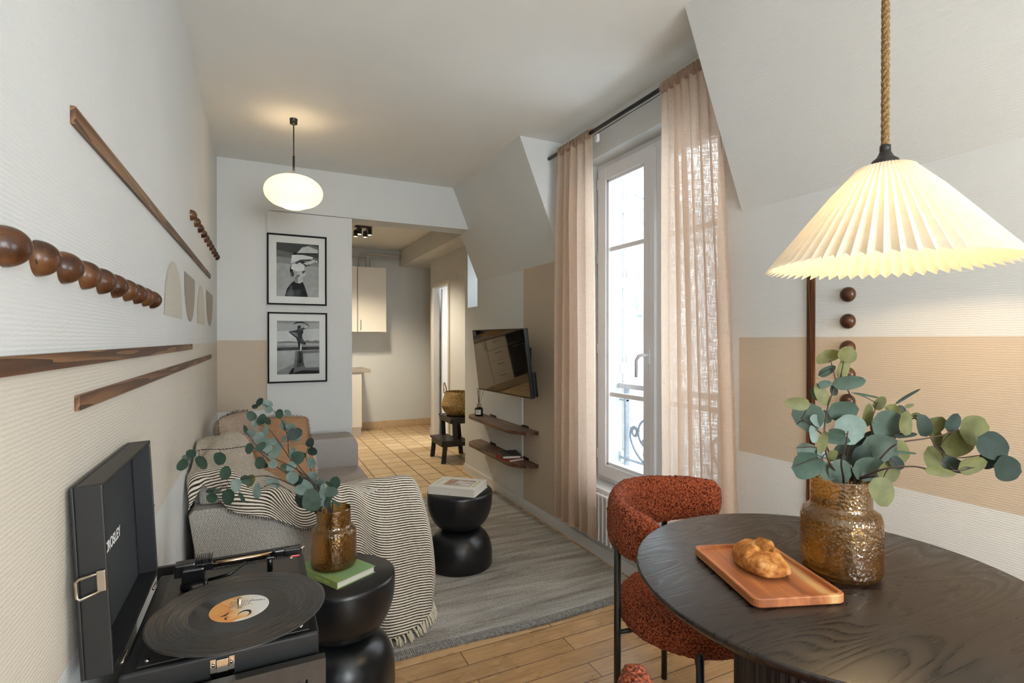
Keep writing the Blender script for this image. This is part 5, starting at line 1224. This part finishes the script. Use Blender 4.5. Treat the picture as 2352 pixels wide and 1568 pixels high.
# ---- boucle chairs -----------------------------------------------------------------
def chair(C, rot, label):
    """built facing the way chair 1 faces, then turned by rot about C"""
    o = thing('dining_chair', label, 'chair', (C[0], C[1], 0), 'rust boucle dining chairs')
    cx, cy = 1.19, 1.24; X0 = Matrix.Translation((C[0], C[1], 0)) @ Matrix.Rotation(rot, 4, 'Z') @ Matrix.Translation((-cx, -cy, 0))
    m = MB(); m.X = X0 @ Matrix.Translation((cx, cy, 0)); pr = []; n = 60; R_ = .225; hz = .048; zc = .418
    pr.append((.0005, zc - hz))
    for k in range(n + 1):
        a = -PI / 2 + PI * k / n; pr.append((R_ - .055 + .055 * max(0, math.cos(a)) ** .75, zc + hz * math.sin(a)))
    for k in range(1, 34): pr.append(((R_ - .055) * (1 - k / 34) + .0003, zc + hz + .010 * math.sin(PI / 2 * k / 34)))
    for k in range(33, 0, -1): pr.insert(1, ((R_ - .055) * (1 - k / 34) * 1. + .0005, zc - hz)) if False else None
    m.lathe(pr, 300, False); s_ = m.build('seat', 'boucle', o); fuzz(s_, .0032, 95, 1, .8)
    # curved backrest
    m = MB(); m.X = X0; a0, a1 = math.radians(30), math.radians(200); NA, NB = 210, 84; rings = []
    for i in range(NA + 1):
        t_ = i / NA; a = a0 + (a1 - a0) * t_; mid = 1 - abs(2 * t_ - 1); hh = .066 + .030 * mid; zc_ = .702 - .010 * mid + .004
        endf = min(1, (min(t_, 1 - t_) * (a1 - a0) * .27) / .045); sq = math.sqrt(max(0, 1 - (1 - endf) ** 2)) if endf < 1 else 1
        hw = .030 * (.25 + .75 * sq) if endf < 1 else .030; hh2 = hh * (.35 + .65 * sq) if endf < 1 else hh
        if i in (0, NA): hw, hh2 = .004, hh * .3
        ring_ = []
        for k in range(NB):
            b = 2 * PI * k / NB; cb, sb = math.cos(b), math.sin(b)
            rr = .262 + hw * (abs(cb) ** .8) * (1 if cb > 0 else -1); zz = zc_ + hh2 * (abs(sb) ** .75) * (1 if sb > 0 else -1)
            ring_.append((cx + rr * math.cos(a) + .028, cy + rr * math.sin(a) - .022, zz - .016))
        rings.append(ring_)
    vs = [p for r_ in rings for p in r_]; fs = [(i * NB + k, i * NB + (k + 1) % NB, (i + 1) * NB + (k + 1) % NB, (i + 1) * NB + k) for i in range(NA) for k in range(NB)] + [list(range(NB))[::-1], list(range(NA * NB, NA * NB + NB))]
    m.add(vs, fs, True); b_ = m.build('backrest', 'boucle', o); fuzz(b_, .0034, 95, 4, .8)
    legs = [((.947, 1.290, 0), .70), ((1.325, 1.504, 0), .64), ((1.013, 1.025, 0), .425), ((1.365, 1.085, 0), .425)]
    bc = Vector((cx + .028, cy - .022, 0))
    for i, (a, zt_) in enumerate(legs):
        m = MB(); m.X = X0; aa = Vector(a); tp = Vector((a[0], a[1], zt_)); m.tube([aa, tp], .0105, 16)
        if i < 2: d_ = (bc - aa).normalized(); m.tube([tp - Vector((0, 0, .03)), tp - Vector((0, 0, .03)) + d_ * .03], .007, 8)
        else: m.at(0, 0, 0); m.X = X0 @ Matrix.Translation(tp); m.lathe([(.0105, 0), (.008, .006), (.0004, .009)], 16, False)
        m.X = X0; d_ = (Vector((cx, cy, 0)) - aa).normalized(); q = Vector((a[0], a[1], .372)); m.tube([q, q + d_ * .10 + Vector((0, 0, .004))], .007, 8)
        m.build('leg', 'black_metal', o)
    m = MB(); m.X = X0 @ Matrix.Translation((cx, cy, 0)); m.lathe([(.0005, .366), (.15, .366), (.15, .376), (.0005, .376)], 40, False); m.build('seat_plate', 'black_metal', o)
chair((1.217, 1.227), 0, 'rust boucle chair with curved back by the window, its seat under the table')
chair((.702, .434), math.radians(101), 'rust boucle chair at the bottom edge, only the tip of its back showing')

# ---- pleated pendant ------------------------------------------------------------------
px_, py_ = 1.297, .705
o = thing('pleated_pendant', 'large pleated white paper lamp hanging on a twisted jute cord over the table', 'lamp', (px_, py_, 1.43))
m = MB(); NP = 58; lv = [(1.655, .055, .0045), (1.648, .060, .0045), (1.60, .104, .006), (1.54, .152, .0075), (1.48, .199, .009), (1.43, .239, .0105)]
P = []
for z, r, am in lv:
    row = []
    for k in range(2 * NP + 1):
        a = 2 * PI * k / (2 * NP); s_ = 1 if k % 2 else -1; row.append((px_ + (r + am * s_) * math.cos(a), py_ + (r + am * s_) * math.sin(a), z + (am * s_ * -.5)))
    P.append(row)
m.grid(P, None, False); m.build('lamp_shade', 'shade_paper', o, recalc=False)
m = MB(); m.at(px_, py_, 0); m.lathe([(.0005, 1.690), (.011, 1.690), (.011, 1.706), (.004, 1.709)][::-1] + [], 20, False)
m.lathe([(.011, 1.692), (.014, 1.685), (.018, 1.678), (.026, 1.672), (.029, 1.664), (.029, 1.648), (.026, 1.63), (.02, 1.615), (.0005, 1.615)], 32, False); m.build('lamp_holder', 'black_metal', o)
m = MB()
for k in range(3):
    a = k * 2.094; m.tube([(px_ + .02 * math.cos(a), py_ + .02 * math.sin(a), 1.645), (px_ + .052 * math.cos(a), py_ + .052 * math.sin(a), 1.652)], .0015, 6)
m.build('shade_ring', 'black_metal', o)
m = MB(); m.at(px_, py_, 1.565); m.lathe([(.0005, -.03), (.018, -.024), (.028, -.006), (.028, .008), (.018, .03), (.013, .05), (.0005, .052)], 24, False); m.build('bulb', 'bulb', o)
m = MB()
for s_ in range(3):
    pts = []
    for k in range(200):
        z = 1.706 + (H - .002 - 1.706) * k / 199; a = 2 * PI * (z / .047) + s_ * 2.094; pts.append((px_ + .0042 * math.cos(a), py_ + .0042 * math.sin(a), z))
    m.tube(pts, .0046, 8)
m.build('jute_cord', 'jute', o)

# ================================================================ KITCHEN
def handle(m, x, z, y, v=True, L=.10):
    if v: m.tube([(x, y, z - L / 2), (x, y - .022, z - L / 2 + .015), (x, y - .026, z), (x, y - .022, z + L / 2 - .015), (x, y, z + L / 2)], .005, 8)
    else: m.tube([(x - L / 2, y, z), (x - L / 2 + .015, y - .022, z), (x, y - .026, z), (x + L / 2 - .015, y - .022, z), (x + L / 2, y, z)], .005, 8)
g = 'cream kitchen wall cupboards'
for x0, x1, hx, lab in ((.78, 1.172, None, 'cream kitchen wall cupboard, the left one cut off by the opening'), (1.178, 1.558, 1.215, 'cream kitchen wall cupboard at the right end with a bow handle')):
    o = thing('wall_cupboard', lab, 'cupboard', ((x0 + x1) / 2, 7.3, 1.36), g)
    m = MB(); m.box(x0, x1, 7.17, 7.4695, 1.36, 2.236); m.build('body', 'cab_white', o)
    m = MB(); m.box(x0 + .002, x1 - .002, 7.148, 7.168, 1.362, 2.234, .003); d = m.build('door', 'cab_white', o)
    if hx: m = MB(); handle(m, hx, 1.455, 7.148, True, .13); m.build('handle', 'steel', d)
units = [(-1.39, -.79, 'oven'), (-.785, -.42, 'drawers'), (-.415, .385, 'door'), (.39, 1.186, 'door')]
for x0, x1, kind in units:
    lab = {'oven': 'black built in oven unit at the far left of the kitchen counter', 'drawers': 'cream drawer unit beside the oven'}.get(kind, 'cream base cupboard below the counter, ' + ('at the right end' if x1 > 1 else 'left of the end one'))
    o = thing('base_cupboard' if kind != 'oven' else 'oven_unit', lab, 'cupboard' if kind != 'oven' else 'oven', ((x0 + x1) / 2, 7.17, 0), 'kitchen base units')
    m = MB(); m.box(x0, x1, 6.90, 7.4695, .12, .83); m.box(x0, x1, 6.96, 7.45, .001, .12); m.build('body', 'cab_white', o)
    if kind == 'drawers':
        for k in range(4):
            m = MB(); m.box(x0 + .003, x1 - .003, 6.882, 6.899, .13 + k * .175, .30 + k * .175, .003); d = m.build('drawer', 'cab_white', o)
            m = MB(); handle(m, (x0 + x1) / 2, .25 + k * .175, 6.882, False, .12); m.build('handle', 'steel', d)
    elif kind == 'oven':
        m = MB(); m.box(x0 + .004, x1 - .004, 6.880, 6.899, .14, .66, .003); d = m.build('oven_door', 'oven_glass', o); m = MB(); handle(m, (x0 + x1) / 2, .62, 6.880, False, .44); m.build('handle', 'steel', d)
        m = MB(); m.box(x0 + .004, x1 - .004, 6.884, 6.899, .67, .82, .002); m.build('control_panel', 'black_metal', o)
        for k in (-.14, .14): m = MB(); m.tube([((x0 + x1) / 2 + k, 6.884, .745), ((x0 + x1) / 2 + k, 6.86, .745)], .02, 16); m.build('knob', 'black_metal', o)
    else:
        m = MB(); m.box(x0 + .003, x1 - .003, 6.882, 6.899, .13, .825, .003); d = m.build('door', 'cab_white', o); m = MB(); handle(m, x0 + .05, .74, 6.882); m.build('handle', 'steel', d)
m = MB(); m.box(-1.498, 1.296, 6.868, 7.4695, .831, .872, .004); solo('kitchen_counter', m, 'worktop', (.15, 7.17, .831), 'taupe kitchen worktop ending just past the cupboards', 'worktop')
m = MB(); m.at(-.28, 7.12, .872); m.lathe([(.0005, .001), (.15, .001), (.17, .004), (.19, .004)][::-1], 32, False); solo('kitchen_sink', m, 'steel', (-.28, 7.12, .872), 'round steel sink set in the kitchen worktop', 'sink')
m = MB(); m.box(-.95, -.52, 6.90, 7.22, .8725, .895, .004); solo('cutting_board', m, 'board_wood', (-.73, 7.06, .8725), 'wooden board lying on the kitchen worktop', 'board')
m = MB(); m.at(-.12, 7.38, .8723); m.lathe([(.0005, 0), (.05, 0), (.06, .03), (.04, .08), (.075, .13), (.04, .18), (.085, .24), (.05, .29), (.055, .36), (.0005, .36)], 28, False); solo('black_vase', m, 'dark_ceramic', (-.12, 7.38, .8723), 'black bubble shaped vase at the back of the kitchen worktop', 'vase')
m = MB(); m.at(.95, 7.2, .8723); m.lathe([(.0005, 0), (.11, 0), (.125, .012), (.12, .014), (.0005, .006)], 28, False); solo('plate', m, 'dark_ceramic', (.95, 7.2, .8723), 'dark plate lying on the kitchen worktop near its right end', 'plate')
o = thing('soap_dispenser', 'black pump soap bottle at the back of the kitchen worktop', 'soap dispenser', (-.62, 7.38, .8723))
m = MB(); m.at(-.62, 7.38, .8723); m.lathe([(.0005, 0), (.04, 0), (.042, .12), (.03, .135), (.014, .14), (.0005, .14)], 24, False); m.build('bottle', 'dark_ceramic', o)
m = MB(); m.tube([(-.62, 7.38, 1.01), (-.62, 7.38, 1.05), (-.62, 7.33, 1.052)], .006, 8); m.build('pump', 'black_metal', o)
# pipes over the cupboards
def pipe(pts, r, lab):
    m = MB(); m.tube(crom(pts, 4) if len(pts) > 2 else pts, r, 12); o = solo('water_pipe', m, 'pipe_cream', pts[0], lab, 'pipe', 'painted pipes above the kitchen cupboards'); return o
yk = 7.44
pipe([(1.817, yk, 2.455), (1.60, yk, 2.455), (1.36, yk, 2.46), (1.295, yk, 2.455), (1.262, yk, 2.41), (1.258, yk, 2.237)], .020, 'thickest cream pipe bending down behind the kitchen cupboards')
pipe([(1.817, yk, 2.395), (1.46, yk, 2.400), (1.412, yk, 2.398), (1.395, yk, 2.37), (1.393, yk, 2.237)], .0125, 'thin cream pipe running lowest above the cupboards')
pipe([(.70, yk, 2.41), (1.26, yk - .03, 2.41), (1.325, yk - .03, 2.405), (1.34, yk - .03, 2.37), (1.342, yk - .03, 2.237)], .011, 'thin cream pipe coming from the left above the cupboards')
o = thing('ceiling_spotlight', 'black ceiling bar with four small lit spots in the kitchen', 'spotlight', (1.055, 6.02, 2.5))
m = MB(); m.box(.965, 1.145, 5.99, 6.05, 2.522, 2.5335, .004); m.build('bar', 'black_metal', o)
SP = []
for x, y in ((1.003, 5.97), (1.115, 5.97), (.985, 6.12), (1.092, 6.12)):
    m = MB(); m.tube([(x + (.01 if y < 6 else .015), 6.02, 2.522), (x, y, 2.50)], .006, 8); m.at(x, y, 0); m.lathe([(.0005, 2.502), (.022, 2.502), (.024, 2.498), (.024, 2.432), (.0215, 2.432), (.0215, 2.445), (.0005, 2.446)], 24, False); s_ = m.build('spot', 'black_metal', o)
    m = MB(); m.at(x, y, 0); m.lathe([(.0005, 2.436), (.0205, 2.436), (.0205, 2.434), (.0005, 2.4335)], 20, False); m.build('lens', 'bulb', s_); SP.append((x, y, 2.42))

# ---- step stool and basket -------------------------------------------------------------
o = thing('step_stool', 'dark wooden two step stool at the end of the window wall, holding a basket', 'step stool', (1.83, 5.23, 0))
def board(m, a, b, w, d):
    """leg board from a to b"""
    a, b = Vector(a), Vector(b); vs = [(p.x + sx * w / 2, p.y + sy * d / 2, p.z) for p in (a, b) for sx, sy in ((-1, -1), (1, -1), (1, 1), (-1, 1))]
    m.add(vs, [(0, 1, 2, 3)[::-1], (4, 5, 6, 7), (0, 1, 5, 4), (1, 2, 6, 5), (2, 3, 7, 6), (3, 0, 4, 7)], False)
for y in (5.045, 5.420):
    m = MB(); board(m, (1.672, y, 0), (1.695, y, .205), .045, .022); m.build('leg', 'steel_step', o)
    m = MB(); board(m, (1.80, y, .19), (1.79, y, .435), .045, .022); m.build('leg', 'steel_step', o)
    m = MB(); board(m, (2.00, y, 0), (1.955, y, .435), .045, .022); m.build('leg', 'steel_step', o)
    m = MB(); m.box(1.675, 1.985, y - .010, y + .010, .165, .205); m.build('side_rail', 'steel_step', o)
    m = MB(); m.box(1.765, 1.975, y - .010, y + .010, .395, .437); m.build('top_rail', 'steel_step', o)
m = MB(); m.box(1.985, 2.000, 5.056, 5.409, .15, .19); m.build('cross_rail', 'steel_step', o)
m = MB(); m.box(1.748, 2.02, 5.025, 5.438, .4375, .456, .003); m.build('top_step', 'steel_step', o)
m = MB(); m.box(1.652, 1.85, 5.025, 5.438, .206, .228, .003); m.build('lower_step', 'steel_step', o)
m = MB(); m.box(1.752, 1.766, 5.057, 5.408, .395, .437); m.box(1.66, 1.674, 5.057, 5.408, .165, .205); m.build('apron', 'steel_step', o)
bx, by, bz = 1.900, 5.235, .4565
o = thing('woven_basket', 'round belly shaped seagrass basket with handles on the step stool', 'basket', (bx, by, bz))
m = MB(); m.at(bx, by, bz); m.lathe([(.0005, .001), (.10, .001), (.125, .012), (.155, .05), (.176, .095), (.183, .108), (.176, .120), (.163, .165), (.149, .21), (.138, .25), (.134, .252), (.130, .248), (.155, .17), (.17, .118), (.15, .06), (.12, .02), (.0005, .012)], 64, False, True, lambda r, z, a: r + .001 * math.sin(60 * a + z * 300)); m.build('weave', 'basket_weave', o)
for a in (2.6, -.75):
    m = MB(); c_ = Vector((bx + .138 * math.cos(a), by + .138 * math.sin(a), bz + .235)); t_ = Vector((-math.sin(a), math.cos(a), 0))
    m.tube([c_ + t_ * (.062 * math.cos(PI * k / 16)) + Vector((0, 0, .105 * math.sin(PI * k / 16))) + Vector((math.cos(a), math.sin(a), 0)) * .012 * math.sin(PI * k / 16) for k in range(17)], .006, 8); m.build('handle', 'basket_weave', o)

# ================================================================ LIGHT AND CAMERA
def lamp(kind, name, loc, energy, col, **kw):
    l = bpy.data.lights.new(name, kind); l.energy = energy; l.color = col
    for k, v in kw.items(): setattr(l, k, v)
    ob = bpy.data.objects.new(name, l); ob.location = loc; COL.objects.link(ob); return ob
WARM = (1, .74, .44)
L = lamp('POINT', 'globe_light', (.178, 3.262, 2.105), E_GLOBE, WARM, shadow_soft_size=.05)
lamp('POINT', 'pendant_light', (px_, py_, 1.50), E_PEND, WARM, shadow_soft_size=.03)
for i, p in enumerate(SP):
    s_ = lamp('SPOT', 'spot_light', p, E_SPOT, (1, .86, .66), shadow_soft_size=.02, spot_size=2.3, spot_blend=.6)
lamp('AREA', 'washroom_light', (2.6, 6.1, 2.36), E_WASH, (.93, .97, 1), shape='RECTANGLE', size=.5, size_y=.5)
def portal(x, yc, zc, sy, sz, portal_=True, e=0, col=(1, 1, 1)):
    ob = lamp('AREA', 'window_daylight_fill', (x, yc, zc), e, col, shape='RECTANGLE', size=sz, size_y=sy)
    ob.rotation_euler = (0, PI / 2, 0)
    if portal_: ob.data.cycles.is_portal = True
    return ob
portal(XR + .5, (R0 + R1) / 2, (RZ0 + RZ1) / 2 + .3, 1.2, 1.6, False, E_REAR, (.90, .95, 1))
portal(XR + .5, (N0 + N1) / 2, 1.95, .5, .8, False, E_NICHE, (.90, .95, 1))
ob = lamp('AREA', 'window_daylight_fill', (.75, YR - .3, 1.6), E_BACK, (.93, .97, 1), shape='RECTANGLE', size=1.5, size_y=1.6); ob.rotation_euler = (PI / 2 + .25, 0, 0)  # added area lamp behind the rear window, frontal fill tilted up to the ceiling
w = bpy.data.worlds.new('sky'); SC.world = w; w.use_nodes = True
bg_ = w.node_tree.nodes['Background']; tc_ = w.node_tree.nodes.new('ShaderNodeTexCoord'); sx_ = w.node_tree.nodes.new('ShaderNodeSeparateXYZ'); rp = w.node_tree.nodes.new('ShaderNodeValToRGB')
w.node_tree.links.new(tc_.outputs['Generated'], sx_.inputs[0]); w.node_tree.links.new(sx_.outputs['Z'], rp.inputs['Fac'])
rp.color_ramp.elements[0].color = (.75, .80, .86, 1); rp.color_ramp.elements[1].color = (.92, .96, 1, 1); w.node_tree.links.new(rp.outputs[0], bg_.inputs['Color']); bg_.inputs['Strength'].default_value = E_SKY
cam = bpy.data.cameras.new('camera'); cam.sensor_width = 36; cam.lens = F * 36 / 2352; cam.clip_start = .02
co = bpy.data.objects.new('camera', cam); COL.objects.link(co); co.location = (0, 0, EYE); co.rotation_euler = (PI / 2 - PITCH, 0, -YAW); SC.camera = co
SC.view_settings.view_transform = 'Standard'; SC.view_settings.look = 'None'; SC.view_settings.exposure = EXPO; SC.view_settings.gamma = 1; SC.view_settings.use_curve_mapping = False
SC.cycles.max_bounces = 8; SC.cycles.diffuse_bounces = 4; SC.cycles.glossy_bounces = 3; SC.cycles.transparent_max_bounces = 12; SC.cycles.transmission_bounces = 6; SC.cycles.sample_clamp_indirect = 5
SC.cycles.use_adaptive_sampling = True; SC.cycles.adaptive_threshold = .06; SC.cycles.caustics_reflective = False; SC.cycles.caustics_refractive = False
